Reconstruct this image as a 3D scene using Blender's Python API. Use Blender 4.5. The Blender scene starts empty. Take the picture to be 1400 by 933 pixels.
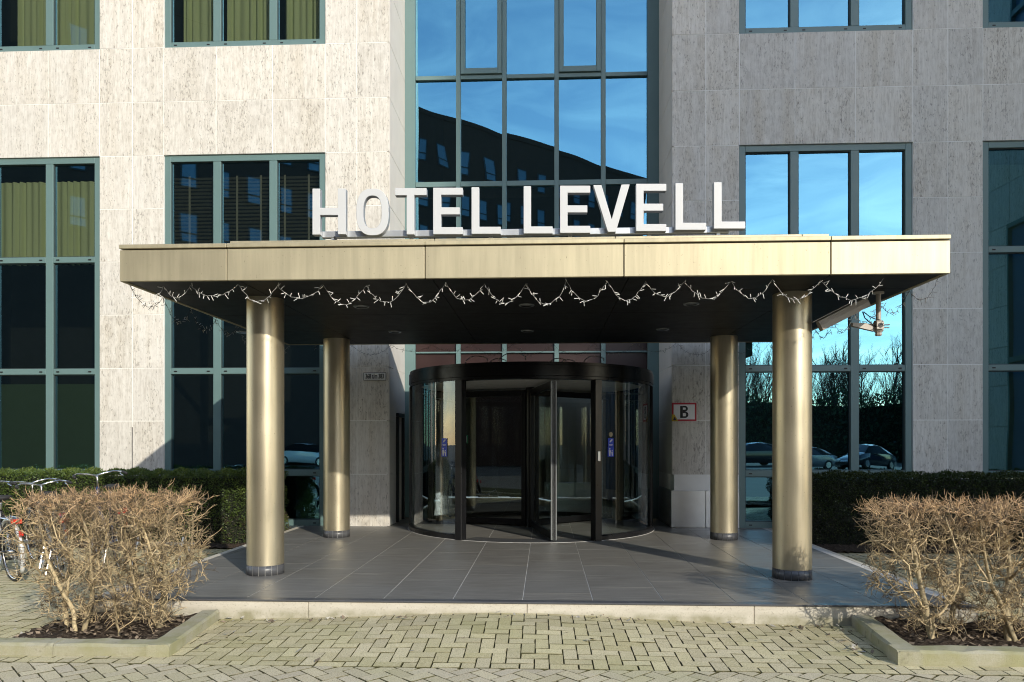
import bpy, math, random
import numpy as np
from mathutils import Vector, Matrix
random.seed(7); np.random.seed(7)
scene = bpy.context.scene
COL = scene.collection
PI = math.pi
R = math.radians

# ------------------------------------------------------------------ camera survey (26 mm lens, 1.6 m eye height)
F, HOR, EYE = 1011.0, 605.0, 1.6
YAW = math.atan(45 / F)
SN, CS = math.sin(YAW), math.cos(YAW)
def wx(px, Y):
    u = (px - 700) / F
    return Y * (u * CS - SN) / (CS + u * SN)
def wz(py, X, Y):
    return EYE + (HOR - py) * (-X * SN + Y * CS) / F
def pt(px, py, Y):
    X = wx(px, Y)
    return X, wz(py, X, Y)

cam = bpy.data.cameras.new('camera'); co = bpy.data.objects.new('camera', cam); COL.objects.link(co)
co.location = (0, 0, EYE); co.rotation_euler = (PI / 2, 0, YAW)
cam.sensor_width = 36; cam.lens = 36 * F / 1400; cam.shift_y = (HOR - 466.5) / 1400
cam.clip_end = 2000; cam.clip_start = 0.05
scene.camera = co

# ------------------------------------------------------------------ light
SUN_AZ, SUN_EL = R(33.0), R(23.2)
sd = Vector((math.sin(SUN_AZ) * math.cos(SUN_EL), -math.cos(SUN_AZ) * math.cos(SUN_EL), math.sin(SUN_EL)))
sl = bpy.data.lights.new('sun', 'SUN'); sl.energy = 4.05; sl.angle = R(0.53); sl.color = (1.0, 0.93, 0.80)
so = bpy.data.objects.new('sun', sl); COL.objects.link(so); so.rotation_euler = sd.to_track_quat('Z', 'Y').to_euler()
so.location = (15, -20, 25)

scene.view_settings.view_transform = 'Standard'; scene.view_settings.look = 'None'; scene.view_settings.exposure = 0
scene.cycles.max_bounces = 8; scene.cycles.transparent_max_bounces = 16; scene.cycles.use_denoising = True; scene.cycles.filter_width = 1.05
scene.cycles.sample_clamp_indirect = 6; scene.cycles.caustics_reflective = False; scene.cycles.caustics_refractive = False

# ------------------------------------------------------------------ node helpers
class NT:
    def __init__(s, nt): s.nt = nt
    def n(s, typ, ins=None, **kw):
        nd = s.nt.nodes.new(typ)
        for k, v in kw.items(): setattr(nd, k, v)
        for k, v in (ins or {}).items():
            sk = nd.inputs[k]
            if isinstance(v, bpy.types.NodeSocket): s.nt.links.new(v, sk)
            else: sk.default_value = v
        return nd
    def math(s, op, a, b=0.0, clamp=False):
        return s.n('ShaderNodeMath', {0: a, 1: b}, operation=op, use_clamp=clamp).outputs[0]
    def vmul(s, v, k):
        return s.n('ShaderNodeVectorMath', {0: v, 1: k}, operation='MULTIPLY').outputs[0]
    def vadd(s, v, k):
        return s.n('ShaderNodeVectorMath', {0: v, 1: k}, operation='ADD').outputs[0]
    def noise(s, v, scale=1.0, detail=3.0, rough=0.55, dist=0.0):
        return s.n('ShaderNodeTexNoise', {'Vector': v, 'Scale': scale, 'Detail': detail, 'Roughness': rough, 'Distortion': dist}).outputs['Fac']
    def ramp(s, fac, stops, interp='LINEAR'):
        nd = s.n('ShaderNodeValToRGB', {'Fac': fac}); cr = nd.color_ramp; cr.interpolation = interp
        while len(cr.elements) < len(stops): cr.elements.new(0.5)
        for e, (p, c) in zip(cr.elements, stops):
            e.position = p; e.color = (c, c, c, 1) if not hasattr(c, '__len__') else (*c[:3], 1)
        return nd.outputs['Color']
    def mix(s, f, a, b, blend='MIX'):
        nd = s.n('ShaderNodeMix', data_type='RGBA', blend_type=blend)
        for sk, v in ((nd.inputs[0], f), (nd.inputs[6], a), (nd.inputs[7], b)):
            if isinstance(v, bpy.types.NodeSocket): s.nt.links.new(v, sk)
            else: sk.default_value = v if not hasattr(v, '__len__') else (*v[:3], 1)
        return nd.outputs[2]
    def pos(s): return s.n('ShaderNodeNewGeometry').outputs['Position']
    def obj(s): return s.n('ShaderNodeTexCoord').outputs['Object']
    def attr(s, name='Col'): return s.n('ShaderNodeAttribute', attribute_name=name).outputs['Color']
    def bump(s, h, strength=0.3, dist=0.01):
        return s.n('ShaderNodeBump', {'Height': h, 'Strength': strength, 'Distance': dist}).outputs['Normal']

def new_mat(name):
    m = bpy.data.materials.new(name); m.use_nodes = True
    m.node_tree.nodes.clear(); t = NT(m.node_tree)
    out = t.n('ShaderNodeOutputMaterial')
    return m, t, out
def principled(t, out, base, rough=0.5, metal=0.0, normal=None, spec=0.5, coat=0.0):
    ins = {'Base Color': base if isinstance(base, bpy.types.NodeSocket) else (*base, 1), 'Roughness': rough, 'Metallic': metal,
           'Specular IOR Level': spec, 'Coat Weight': coat}
    if normal is not None: ins['Normal'] = normal
    p = t.n('ShaderNodeBsdfPrincipled', ins)
    t.nt.links.new(p.outputs[0], out.inputs[0]); return p
def plain(name, c, rough=0.5, metal=0.0, var=0.12, scale=6.0, bump=0.0, spec=0.5, coat=0.0):
    m, t, out = new_mat(name)
    n = t.noise(t.obj(), scale, 5)
    base = t.mix(n, [x * (1 - var) for x in c], [min(1, x * (1 + var)) for x in c])
    rr = t.math('ADD', t.math('MULTIPLY', t.noise(t.obj(), scale * 3, 3), 0.15), rough - 0.07)
    principled(t, out, base, rr, metal, t.bump(t.noise(t.obj(), 60, 3), bump, 0.004) if bump else None, spec, coat)
    return m

M = {}
def travertine():
    m, t, out = new_mat('travertine')
    rnd = t.attr()
    v = t.vadd(t.pos(), t.vmul(rnd, (31, 17, 23)))
    bands = t.noise(t.vmul(v, (5.5, 5.5, 0.35)), 1, 3)
    st = t.noise(t.vmul(v, (30, 30, 1.6)), 1, 6, 0.65, 0.3)
    fine = t.noise(t.vmul(v, (48, 48, 7)), 1, 4, 0.65)
    por = t.noise(t.vmul(v, (44, 44, 17)), 1, 2, 0.5, 0.6)
    big = t.noise(v, 1.3, 4)
    c = t.ramp(st, [(0.28, (0.52, 0.47, 0.395)), (0.46, (0.655, 0.61, 0.53)), (0.66, (0.76, 0.72, 0.64))])
    c = t.mix(t.math('MULTIPLY', t.ramp(fine, [(0.36, 1.0), (0.52, 0.0)]), 0.48), c, (0.36, 0.315, 0.25))
    thr = t.math('ADD', t.math('MULTIPLY', bands, -0.42), 0.815)
    pm = t.math('MULTIPLY', t.math('SUBTRACT', por, thr), 14, True)
    pm = t.math('MULTIPLY', pm, 0.62)
    c = t.mix(pm, c, (0.14, 0.115, 0.085))
    sep = t.n('ShaderNodeSeparateColor', {0: rnd})
    br = t.math('ADD', t.math('MULTIPLY', sep.outputs[0], 0.17), 0.90)
    br = t.math('MULTIPLY', br, t.math('ADD', t.math('MULTIPLY', big, 0.22), 0.89))
    c = t.mix(1.0, c, t.n('ShaderNodeCombineColor', {0: br, 1: br, 2: br}).outputs[0], 'MULTIPLY')
    mott = t.noise(t.vmul(v, (11, 11, 6)), 1, 6, 0.75)
    c = t.mix(t.ramp(mott, [(0.42, 0.0), (0.66, 0.65)]), c, (0.80, 0.765, 0.69))
    c = t.mix(t.math('MULTIPLY', sep.outputs[2], 0.22), c, (0.58, 0.58, 0.57))
    c = t.mix(t.math('MULTIPLY', sep.outputs[1], t.ramp(bands, [(0.45, 0.0), (0.65, 0.35)])), c, (0.54, 0.47, 0.36))
    principled(t, out, c, 0.72, 0, t.bump(t.math('SUBTRACT', t.math('MULTIPLY', st, 0.3), pm), 0.5, 0.006), 0.3)
    return m
M['stone'] = travertine()
M['caulk'] = plain('pale_joint_mortar', (0.92, 0.90, 0.85), 0.8, 0, 0.12, 3)
M['reveal'] = plain('smooth_pale_stone', (0.78, 0.745, 0.69), 0.55, 0, 0.10, 2.5)
M['teal'] = plain('teal_grey_powder_coat', (0.132, 0.212, 0.205), 0.42, 0, 0.08, 3)
M['teal_dark'] = plain('dark_teal_gasket', (0.03, 0.045, 0.045), 0.5)

def glass(name, fac, gcol, tcol):
    m, t, out = new_mat(name)
    lw = t.n('ShaderNodeLayerWeight', {'Blend': 0.35}).outputs['Fresnel']
    f = t.math('ADD', t.math('MULTIPLY', lw, 0.6), fac, True)
    g = t.n('ShaderNodeBsdfGlossy', {'Color': (*gcol, 1), 'Roughness': 0.0})
    tr = t.n('ShaderNodeBsdfTransparent', {'Color': (*tcol, 1)})
    mx = t.n('ShaderNodeMixShader', {0: f, 1: tr.outputs[0], 2: g.outputs[0]})
    t.nt.links.new(mx.outputs[0], out.inputs[0]); return m
M['glass'] = glass('solar_glass', 0.42, (0.22, 0.545, 0.73), (0.70, 0.78, 0.70))
M['door_glass'] = glass('clear_door_glass', 0.10, (0.9, 0.97, 1.0), (0.80, 0.86, 0.84))

def champagne(name, c, rough, metal=0.85):
    m, t, out = new_mat(name)
    v = t.vadd(t.pos(), t.vmul(t.attr(), (9, 7, 5)))
    st = t.noise(t.vmul(v, (16, 16, 1.0)), 1, 5, 0.6)
    bl = t.noise(v, 2.2, 5)
    fn = t.noise(t.vmul(v, (160, 160, 3)), 1, 2)
    sep = t.n('ShaderNodeSeparateColor', {0: t.attr()})
    br = t.math('ADD', t.math('MULTIPLY', sep.outputs[1], 0.16), 0.80)
    br = t.math('ADD', br, t.math('MULTIPLY', t.math('SUBTRACT', st, 0.5), 0.5))
    br = t.math('ADD', br, t.math('MULTIPLY', t.math('SUBTRACT', bl, 0.5), 0.22))
    base = t.mix(1.0, c, t.n('ShaderNodeCombineColor', {0: br, 1: br, 2: br}).outputs[0], 'MULTIPLY')
    sp = t.ramp(t.noise(t.vmul(v, (70, 70, 40)), 1, 2), [(0.70, 0.0), (0.76, 0.7)])
    base = t.mix(sp, base, (0.13, 0.10, 0.07))
    rr = t.math('ADD', t.math('MULTIPLY', bl, 0.18), rough - 0.08)
    b = t.bump(t.math('ADD', t.noise(v, 1.5, 1), t.math('MULTIPLY', fn, 0.01)), 0.6, 0.02)
    principled(t, out, base, rr, metal, b); return m
M['champ'] = champagne('champagne_anodised_panel', (0.56, 0.495, 0.335), 0.56, 0.62)
M['colmetal'] = champagne('champagne_column_metal', (0.54, 0.475, 0.335), 0.38, 0.80)
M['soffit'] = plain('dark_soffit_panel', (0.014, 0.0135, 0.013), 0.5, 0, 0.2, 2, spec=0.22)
M['black_metal'] = plain('black_satin_metal', (0.010, 0.010, 0.011), 0.30, 0, 0.2, 4, spec=0.3)
M['black_gloss'] = plain('black_gloss_band', (0.006, 0.006, 0.007), 0.24, 0, 0.2, 4, spec=0.18)
M['steel'] = plain('brushed_steel', (0.62, 0.62, 0.61), 0.36, 1.0, 0.12, 5)
M['silver'] = plain('silver_rail', (0.60, 0.62, 0.64), 0.35, 0.6, 0.06, 5)
M['white_paint'] = plain('white_sign_paint', (0.60, 0.605, 0.60), 0.42, 0, 0.04, 4)
M['letter_side'] = plain('grey_letter_return', (0.42, 0.43, 0.44), 0.45, 0.2, 0.06, 4)
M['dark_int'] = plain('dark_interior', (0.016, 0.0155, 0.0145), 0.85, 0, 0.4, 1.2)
M['grey_int'] = plain('grey_ceiling', (0.78, 0.77, 0.74), 0.7)
M['lampg'] = plain('unlit_lamp_glass', (0.16, 0.16, 0.155), 0.3)
M['led'] = plain('white_led_cap', (0.85, 0.85, 0.82), 0.4, 0, 0.02)
M['shaded_led'] = plain('shaded_led_cap', (0.22, 0.22, 0.2), 0.3)  # darker copy of the cap, shade set into its colour
M['wire'] = plain('pale_wire', (0.42, 0.42, 0.40), 0.5)
M['blind'] = plain('dark_slat', (0.34, 0.31, 0.26), 0.5, 0, 0.2)
M['blind_green'] = plain('green_roller_blind', (0.085, 0.13, 0.075), 0.8, 0, 0.1)
M['rubber'] = plain('black_rubber', (0.018, 0.018, 0.018), 0.7)
M['chrome'] = plain('chromed_steel', (0.66, 0.66, 0.66), 0.22, 1.0, 0.1)
M['bike_black'] = plain('black_bike_paint', (0.015, 0.015, 0.017), 0.25, 0, 0.1, coat=0.5)
M['bike_blue'] = plain('navy_bike_paint', (0.02, 0.035, 0.10), 0.25, 0, 0.1, coat=0.5)
M['bike_grey'] = plain('grey_bike_paint', (0.16, 0.17, 0.17), 0.3, 0.2, 0.1, coat=0.4)
M['red'] = plain('red_reflector', (0.72, 0.03, 0.015), 0.2, 0, 0.15, 40)
M['red_border'] = plain('dark_red_border', (0.50, 0.02, 0.03), 0.5)
M['yellow'] = plain('yellow_triangle', (0.60, 0.40, 0.02), 0.5)
M['sign_blue'] = plain('blue_sticker', (0.02, 0.06, 0.55), 0.4)
M['sign_green'] = plain('green_exit_plate', (0.01, 0.28, 0.10), 0.4)
M['beige'] = plain('beige_sticker', (0.40, 0.33, 0.20), 0.5)
M['black'] = plain('black_lettering', (0.010, 0.010, 0.010), 0.5)
M['cam_grey'] = plain('grey_beige_camera_paint', (0.42, 0.38, 0.33), 0.45, 0.1, 0.1, 8)
M['tile_ring'] = plain('slate_tile_ring', (0.085, 0.087, 0.092), 0.35, 0, 0.25, 12)

def curtain_mat():
    m, t, out = new_mat('olive_curtain')
    c = t.mix(t.noise(t.vmul(t.pos(), (9, 9, 0.4)), 1, 3), (0.70, 0.72, 0.42), (0.86, 0.87, 0.60))
    principled(t, out, c, 0.9, 0, None, 0.1); return m
M['curtain'] = curtain_mat()
M['spandrel'] = plain('red_brown_spandrel', (0.030, 0.011, 0.009), 0.4, 0, 0.5, 1.5)

def tile_mat():
    m, t, out = new_mat('dark_slate_tile')
    v = t.vadd(t.pos(), t.vmul(t.attr(), (13, 11, 0)))
    st = t.noise(t.vmul(v, (3.0, 26, 1)), 1, 6, 0.65, 0.5)
    bl = t.noise(t.pos(), 1.6, 5)
    sep = t.n('ShaderNodeSeparateColor', {0: t.attr()})
    c = t.ramp(st, [(0.3, (0.115, 0.109, 0.098)), (0.52, (0.178, 0.169, 0.152)), (0.72, (0.26, 0.248, 0.222))])
    c = t.mix(t.math('MULTIPLY', sep.outputs[0], 0.4), c, (0.15, 0.15, 0.145))
    dust = t.ramp(bl, [(0.4, 0.0), (0.75, 0.5)])
    c = t.mix(dust, c, (0.20, 0.197, 0.185))
    rr = t.math('ADD', t.math('MULTIPLY', bl, 0.28), 0.30)
    principled(t, out, c, rr, 0, t.bump(st, 0.12, 0.003), 0.5); return m
M['tile'] = tile_mat()
M['grout'] = plain('pale_grout', (0.58, 0.57, 0.54), 0.8, 0, 0.3, 5)

def paver_mat():
    m, t, out = new_mat('concrete_paver')
    v = t.pos(); at = t.attr(); sep = t.n('ShaderNodeSeparateColor', {0: at})
    sp = t.noise(v, 105, 3, 0.75)
    bl = t.noise(v, 1.1, 5)
    c = t.mix(sep.outputs[0], (0.50, 0.435, 0.235), (0.70, 0.615, 0.375))
    c = t.mix(t.math('MULTIPLY', sep.outputs[1], 0.6), c, (0.55, 0.475, 0.40))
    c = t.mix(t.ramp(sp, [(0.34, 0.75), (0.5, 0.0)]), c, (0.20, 0.18, 0.13))
    c = t.mix(t.ramp(sp, [(0.56, 0.0), (0.68, 0.7)]), c, (0.66, 0.62, 0.50))
    c = t.mix(t.ramp(bl, [(0.45, 0.0), (0.75, 0.45)]), c, (0.40, 0.395, 0.17))
    moss = t.math('MULTIPLY', sep.outputs[2], t.ramp(t.noise(v, 14, 4), [(0.3, 0.55), (0.6, 1.0)]), True)
    c = t.mix(moss, c, (0.062, 0.058, 0.022))
    principled(t, out, c, 0.85, 0, t.bump(sp, 0.5, 0.004), 0.25); return m
M['paver'] = paver_mat()

def ground_mat():
    m, t, out = new_mat('mossy_joint_sand')
    v = t.pos()
    a = t.noise(v, 30, 5); b = t.noise(v, 0.5, 4)
    c = t.mix(a, (0.045, 0.045, 0.022), (0.12, 0.125, 0.05))
    far = t.mix(b, (0.17, 0.165, 0.145), (0.25, 0.24, 0.21))
    sep = t.n('ShaderNodeSeparateXYZ', {0: v})
    f = t.math('MULTIPLY', t.math('SUBTRACT', 2.6, sep.outputs[1]), 3.0, True)
    principled(t, out, t.mix(f, c, far), 0.9, 0, t.bump(a, 0.5, 0.01), 0.2); return m
M['ground'] = ground_mat()

def kerb_mat():
    m, t, out = new_mat('mossy_concrete_kerb')
    v = t.pos(); sp = t.noise(v, 120, 3, 0.7); bl = t.noise(v, 3.2, 6, 0.6)
    c = t.mix(sp, (0.30, 0.285, 0.20), (0.52, 0.49, 0.38))
    c = t.mix(t.ramp(bl, [(0.38, 0.0), (0.62, 0.8)]), c, (0.31, 0.30, 0.15))
    c = t.mix(t.ramp(t.noise(v, 9, 5), [(0.62, 0.0), (0.74, 0.7)]), c, (0.10, 0.10, 0.06))
    principled(t, out, c, 0.9, 0, t.bump(t.math('ADD', sp, bl), 0.7, 0.012), 0.2); return m
M['kerb'] = kerb_mat()

def step_mat():
    m, t, out = new_mat('pale_stone_step')
    v = t.pos(); n = t.noise(t.vmul(v, (4, 4, 14)), 1, 5); s2 = t.noise(v, 55, 3)
    c = t.mix(n, (0.48, 0.44, 0.36), (0.68, 0.64, 0.55))
    c = t.mix(t.ramp(s2, [(0.55, 0.0), (0.72, 0.5)]), c, (0.28, 0.25, 0.19))
    sep = t.n('ShaderNodeSeparateXYZ', {0: v})
    low = t.math('MULTIPLY', t.math('SUBTRACT', 0.115, sep.outputs[2]), 18, True)
    c = t.mix(t.math('MULTIPLY', low, t.ramp(t.noise(v, 6, 5), [(0.3, 0.1), (0.65, 0.9)])), c, (0.25, 0.235, 0.14))
    principled(t, out, c, 0.75, 0, t.bump(s2, 0.3, 0.004), 0.3); return m
M['step'] = step_mat()

def soil_mat():
    m, t, out = new_mat('dark_leaf_soil')
    v = t.pos(); a = t.noise(v, 45, 6, 0.7)
    c = t.ramp(a, [(0.3, (0.022, 0.016, 0.012)), (0.55, (0.072, 0.054, 0.040)), (0.75, (0.19, 0.155, 0.12))])
    principled(t, out, c, 0.95, 0, t.bump(a, 1.0, 0.03), 0.1); return m
M['soil'] = soil_mat()

def twig_mat():
    m, t, out = new_mat('bare_twig_bark')
    n = t.noise(t.vmul(t.pos(), (60, 60, 25)), 1, 3)
    c = t.mix(1.0, t.attr(), t.ramp(n, [(0.25, 0.72), (0.75, 1.25)]), 'MULTIPLY')
    principled(t, out, c, 0.75, 0, None, 0.3); return m
M['twig'] = twig_mat()

def leaf_mat():
    m, t, out = new_mat('yew_leaf')
    c = t.attr()
    p = t.n('ShaderNodeBsdfPrincipled', {'Base Color': c, 'Roughness': 0.45, 'Specular IOR Level': 0.4})
    tl = t.n('ShaderNodeBsdfTranslucent', {'Color': t.mix(1.0, c, (0.9, 1.0, 0.4), 'MULTIPLY')})
    mx = t.n('ShaderNodeMixShader', {0: 0.2, 1: p.outputs[0], 2: tl.outputs[0]})
    t.nt.links.new(mx.outputs[0], out.inputs[0]); return m
M['leaf'] = leaf_mat()
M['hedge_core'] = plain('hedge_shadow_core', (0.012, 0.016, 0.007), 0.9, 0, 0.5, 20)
M['bark'] = plain('tree_bark', (0.075, 0.062, 0.050), 0.85, 0, 0.3, 4)
def brick_mat():
    m, t, out = new_mat('dark_brown_brick')
    v = t.pos()
    c = t.mix(t.noise(v, 3, 5), (0.050, 0.032, 0.027), (0.082, 0.052, 0.043))
    principled(t, out, c, 0.85, 0, None, 0.2); return m
M['brick'] = brick_mat()
M['tower'] = plain('grey_concrete_cladding', (0.16, 0.17, 0.18), 0.7, 0, 0.15, 0.8)
M['office_glass'] = plain('blue_office_window', (0.06, 0.14, 0.24), 0.30, 0, 0.3, 0.4, spec=0.9)
M['office_frame'] = plain('dark_office_frame', (0.02, 0.02, 0.022), 0.5)

# ------------------------------------------------------------------ mesh builder
class MB:
    def __init__(s): s.v = []; s.f = []; s.c = []; s.col = (0.5, 0.5, 0.5); s.sm = []; s.smooth = False
    def rnd(s): s.col = (random.random(), random.random(), random.random())
    def add(s, vs, fs):
        o = len(s.v); s.v.extend([tuple(p) for p in vs])
        for f in fs:
            s.f.append(tuple(i + o for i in f)); s.c.append(s.col); s.sm.append(s.smooth)
    def box(s, x0, x1, y0, y1, z0, z1):
        s.add([(x0, y0, z0), (x1, y0, z0), (x1, y1, z0), (x0, y1, z0), (x0, y0, z1), (x1, y0, z1), (x1, y1, z1), (x0, y1, z1)],
              [(0, 3, 2, 1), (4, 5, 6, 7), (0, 1, 5, 4), (1, 2, 6, 5), (2, 3, 7, 6), (3, 0, 4, 7)])
    def bbox(s, x0, x1, y0, y1, z0, z1, b=0.004):
        # box with chamfered edges
        vs = []; fs = []
        X = ((x0, x0 + b), (x1, x1 - b)); Y = ((y0, y0 + b), (y1, y1 - b)); Z = ((z0, z0 + b), (z1, z1 - b))
        idx = {}
        for i in (0, 1):
            for j in (0, 1):
                for k in (0, 1):
                    for a, p in enumerate(((X[i][0], Y[j][1], Z[k][1]), (X[i][1], Y[j][0], Z[k][1]), (X[i][1], Y[j][1], Z[k][0]))):
                        idx[i, j, k, a] = len(vs); vs.append(p)
        def q(*k): fs.append([idx[t] for t in k])
        for i in (0, 1): q((i,0,0,0),(i,1,0,0),(i,1,1,0),(i,0,1,0)); q((0,i,0,1),(1,i,0,1),(1,i,1,1),(0,i,1,1)); q((0,0,i,2),(1,0,i,2),(1,1,i,2),(0,1,i,2))
        for i in (0, 1):
            for j in (0, 1):
                q((i,j,0,0),(i,j,1,0),(i,j,1,1),(i,j,0,1)); q((i,0,j,0),(i,1,j,0),(i,1,j,2),(i,0,j,2)); q((0,i,j,1),(1,i,j,1),(1,i,j,2),(0,i,j,2))
                for k in (0, 1): fs.append([idx[i,j,k,0], idx[i,j,k,1], idx[i,j,k,2]])
        s.add(vs, fs)
    def quad(s, a, b, c, d): s.add([a, b, c, d], [(0, 1, 2, 3)])
    def tube(s, pts, rad, n=8, cap=True):
        pts = [Vector(p) for p in pts]; m = len(pts)
        rad = rad if hasattr(rad, '__len__') else [rad] * m
        vs = []; fs = []; u = None
        for i, p in enumerate(pts):
            d = (pts[min(i + 1, m - 1)] - pts[max(i - 1, 0)])
            d = d.normalized() if d.length > 1e-9 else Vector((0, 0, 1))
            if u is None: u = d.orthogonal().normalized()
            else:
                u = u - d * u.dot(d); u = u.normalized() if u.length > 1e-6 else d.orthogonal().normalized()
            w = d.cross(u)
            for k in range(n):
                a = 2 * PI * k / n; q = p + (u * math.cos(a) + w * math.sin(a)) * rad[i]; vs.append((q.x, q.y, q.z))
        for i in range(m - 1):
            for k in range(n):
                k2 = (k + 1) % n; fs.append((i * n + k, i * n + k2, (i + 1) * n + k2, (i + 1) * n + k))
        if cap: fs.append(tuple(range(n))[::-1]); fs.append(tuple((m - 1) * n + k for k in range(n)))
        s.add(vs, fs)
    def lathe(s, prof, cx, cy, n=48, a0=0.0, a1=2 * PI):
        full = abs(a1 - a0 - 2 * PI) < 1e-6; cnt = n if full else n + 1; vs = []; fs = []; m = len(prof)
        for k in range(cnt):
            a = a0 + (a1 - a0) * k / n
            for r, z in prof: vs.append((cx + r * math.sin(a), cy - r * math.cos(a), z))
        for k in range(n):
            k2 = (k + 1) % cnt
            for i in range(m - 1): fs.append((k * m + i, k2 * m + i, k2 * m + i + 1, k * m + i + 1))
        s.add(vs, fs)
    def prism(s, poly, y0, y1):      # polygon in XZ extruded along Y
        n = len(poly); vs = [(x, y0, z) for x, z in poly] + [(x, y1, z) for x, z in poly]
        fs = [tuple(range(n)), tuple(range(2 * n - 1, n - 1, -1))]
        for i in range(n): j = (i + 1) % n; fs.append((i, i + n, j + n, j))
        s.add(vs, fs)
    def xform(s, mat, start=0):
        for i in range(start, len(s.v)): s.v[i] = tuple(mat @ Vector(s.v[i]))
    def build(s, name, mat, parent=None, org=None, label=None, smooth=False, fix=False):
        me = bpy.data.meshes.new(name)
        org = org if org is not None else (tuple(parent.get('_org', (0, 0, 0))) if parent is not None else (0, 0, 0))
        me.from_pydata([(x - org[0], y - org[1], z - org[2]) for x, y, z in s.v], [], s.f)
        ca = me.color_attributes.new('Col', 'FLOAT_COLOR', 'CORNER')
        lens = [len(f) for f in s.f]
        cc = np.repeat(np.array([(*c, 1.0) for c in s.c], dtype=np.float32), lens, axis=0)
        ca.data.foreach_set('color', cc.ravel())
        me.materials.append(mat)
        sm = np.array(s.sm, dtype=bool) | smooth
        me.polygons.foreach_set('use_smooth', sm)
        if fix:
            import bmesh
            bm = bmesh.new(); bm.from_mesh(me); bmesh.ops.recalc_face_normals(bm, faces=bm.faces); bm.to_mesh(me); bm.free()
        me.update()
        o = bpy.data.objects.new(name, me); COL.objects.link(o)
        if parent is not None: o.parent = parent
        if label: o['label'] = label
        return o

def tag(o, label=None, cat=None, group=None, kind=None):
    for k, v in (('label', label), ('category', cat), ('group', group), ('kind', kind)):
        if v: o[k] = v
    return o
ORG = {}
def thing(name, label, cat, loc=(0, 0, 0), rz=0.0, group=None, local=False):
    o = bpy.data.objects.new(name, None); COL.objects.link(o); o.location = loc; o.rotation_euler = (0, 0, rz)
    o.empty_display_size = 0.2
    ORG[o.name] = (0, 0, 0) if local else tuple(loc)
    return tag(o, label, cat, group)
def part(mb, name, mat, th, label=None, smooth=False, fix=False, root=None):
    r = root or th
    return mb.build(name, mat, th, ORG[r.name], label, smooth, fix)
def copy_tree(o, parent=None):
    c = o.copy(); COL.objects.link(c); c.parent = parent
    for ch in list(o.children): copy_tree(ch, c)
    return c

# ================================================================== SETTING: ground, pavers, platform
PLAT = 0.18
mb = MB(); mb.quad((-400, -400, -0.03), (400, -400, -0.03), (400, 400, -0.03), (-400, 400, -0.03))
tag(mb.build('ground', M['ground']), kind='structure')

def rise(x, y):
    t = max(0.0, min(1.0, (y - 5.1) / 1.4)); t = t * t * (3 - 2 * t)
    return 0.085 * math.exp(-((x + 0.35) / 1.55) ** 2) * t
def clip(poly, ymax=None, ymin=None):
    for lim, sg in ((ymax, 1), (ymin, -1)):
        if lim is None: continue
        out = []
        for i in range(len(poly)):
            a, b = poly[i], poly[(i + 1) % len(poly)]
            ina, inb = sg * (a[1] - lim) <= 0, sg * (b[1] - lim) <= 0
            if ina: out.append(a)
            if ina != inb:
                k = (lim - a[1]) / (b[1] - a[1]); out.append((a[0] + k * (b[0] - a[0]), lim))
        poly = out
        if len(poly) < 3: return []
    return poly
pav = MB()
def brick(poly):
    n = len(poly); cx = sum(p[0] for p in poly) / n; cy = sum(p[1] for p in poly) / n
    area = 0.5 * abs(sum(poly[i][0] * poly[(i + 1) % n][1] - poly[(i + 1) % n][0] * poly[i][1] for i in range(n)))
    if area < 0.0012: return
    dz = random.gauss(0, 0.0013); tx, ty = random.gauss(0, 0.008), random.gauss(0, 0.008)
    def lv(ins, z):
        r = []
        for x, y in poly:
            dx, dy = x - cx, y - cy; L = math.hypot(dx, dy); k = max(0.2, 1 - ins * 1.35 / L)
            X, Y = cx + dx * k, cy + dy * k
            r.append((X, Y, z + rise(X, Y) + dz + tx * dx + ty * dy))
        return r
    vs = lv(0.0034, -0.03) + lv(0.0034, -0.004) + lv(0.0066, 0.0)
    r0, r1 = random.random(), random.random() * 0.45 + (0.5 if cy < YB else 0)
    near = math.exp(-max(0, 6.45 - cy) / 0.35) if -3 < cx < 3 else 0.15
    top = 0.02 + 0.16 * near + 0.10 * random.random() ** 3
    pav.col = (0.0, r1, 1.3); pav.add(vs, [(i, (i + 1) % n, n + (i + 1) % n, n + i) for i in range(n)])
    o = len(pav.v) - 3 * n
    pav.col = (0.0, r1, 0.95)
    for i in range(n):
        pav.f.append((o + n + i, o + n + (i + 1) % n, o + 2 * n + (i + 1) % n, o + 2 * n + i)); pav.c.append(pav.col); pav.sm.append(False)
    pav.col = (r0, r1, top); pav.f.append(tuple(o + 2 * n + i for i in range(n))); pav.c.append(pav.col); pav.sm.append(False)
W_ = 0.1055; YB = 5.22
for i in range(-80, 80):
    for j in range(-2, 60):
        s = (i - j) % 4
        if s not in (0, 3): continue
        w, h = (2, 1) if s == 0 else (1, 2)
        x, y = i * W_ + 0.03, YB + j * W_
        if not (-8.2 < x < 8.2): continue
        if y > 6.75 and -4.3 < x + w * W_ and x < 3.85: continue
        if y > 10.9: continue
        p = clip([(x, y), (x + w * W_, y), (x + w * W_, y + h * W_), (x, y + h * W_)], ymin=YB + 0.002)
        if p: brick(p)
c45 = math.sqrt(0.5)
for i in range(-140, 140):
    for j in range(-140, 140):
        s = (i - j) % 4
        if s not in (0, 3): continue
        w, h = (2, 1) if s == 0 else (1, 2)
        cx, cy = (i - j) * W_ * c45, (i + j) * W_ * c45 + 4.0
        if not (-7 < cx < 7 and 2.6 < cy < YB + 0.3): continue
        q = [(a * W_, b * W_) for a, b in ((i, j), (i + w, j), (i + w, j + h), (i, j + h))]
        q = [((a - b) * c45, (a + b) * c45 + 4.0) for a, b in q]
        q = clip(q, ymax=YB - 0.002)
        if q: brick(q)
tag(pav.build('pavement', M['paver']), kind='structure')

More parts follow.
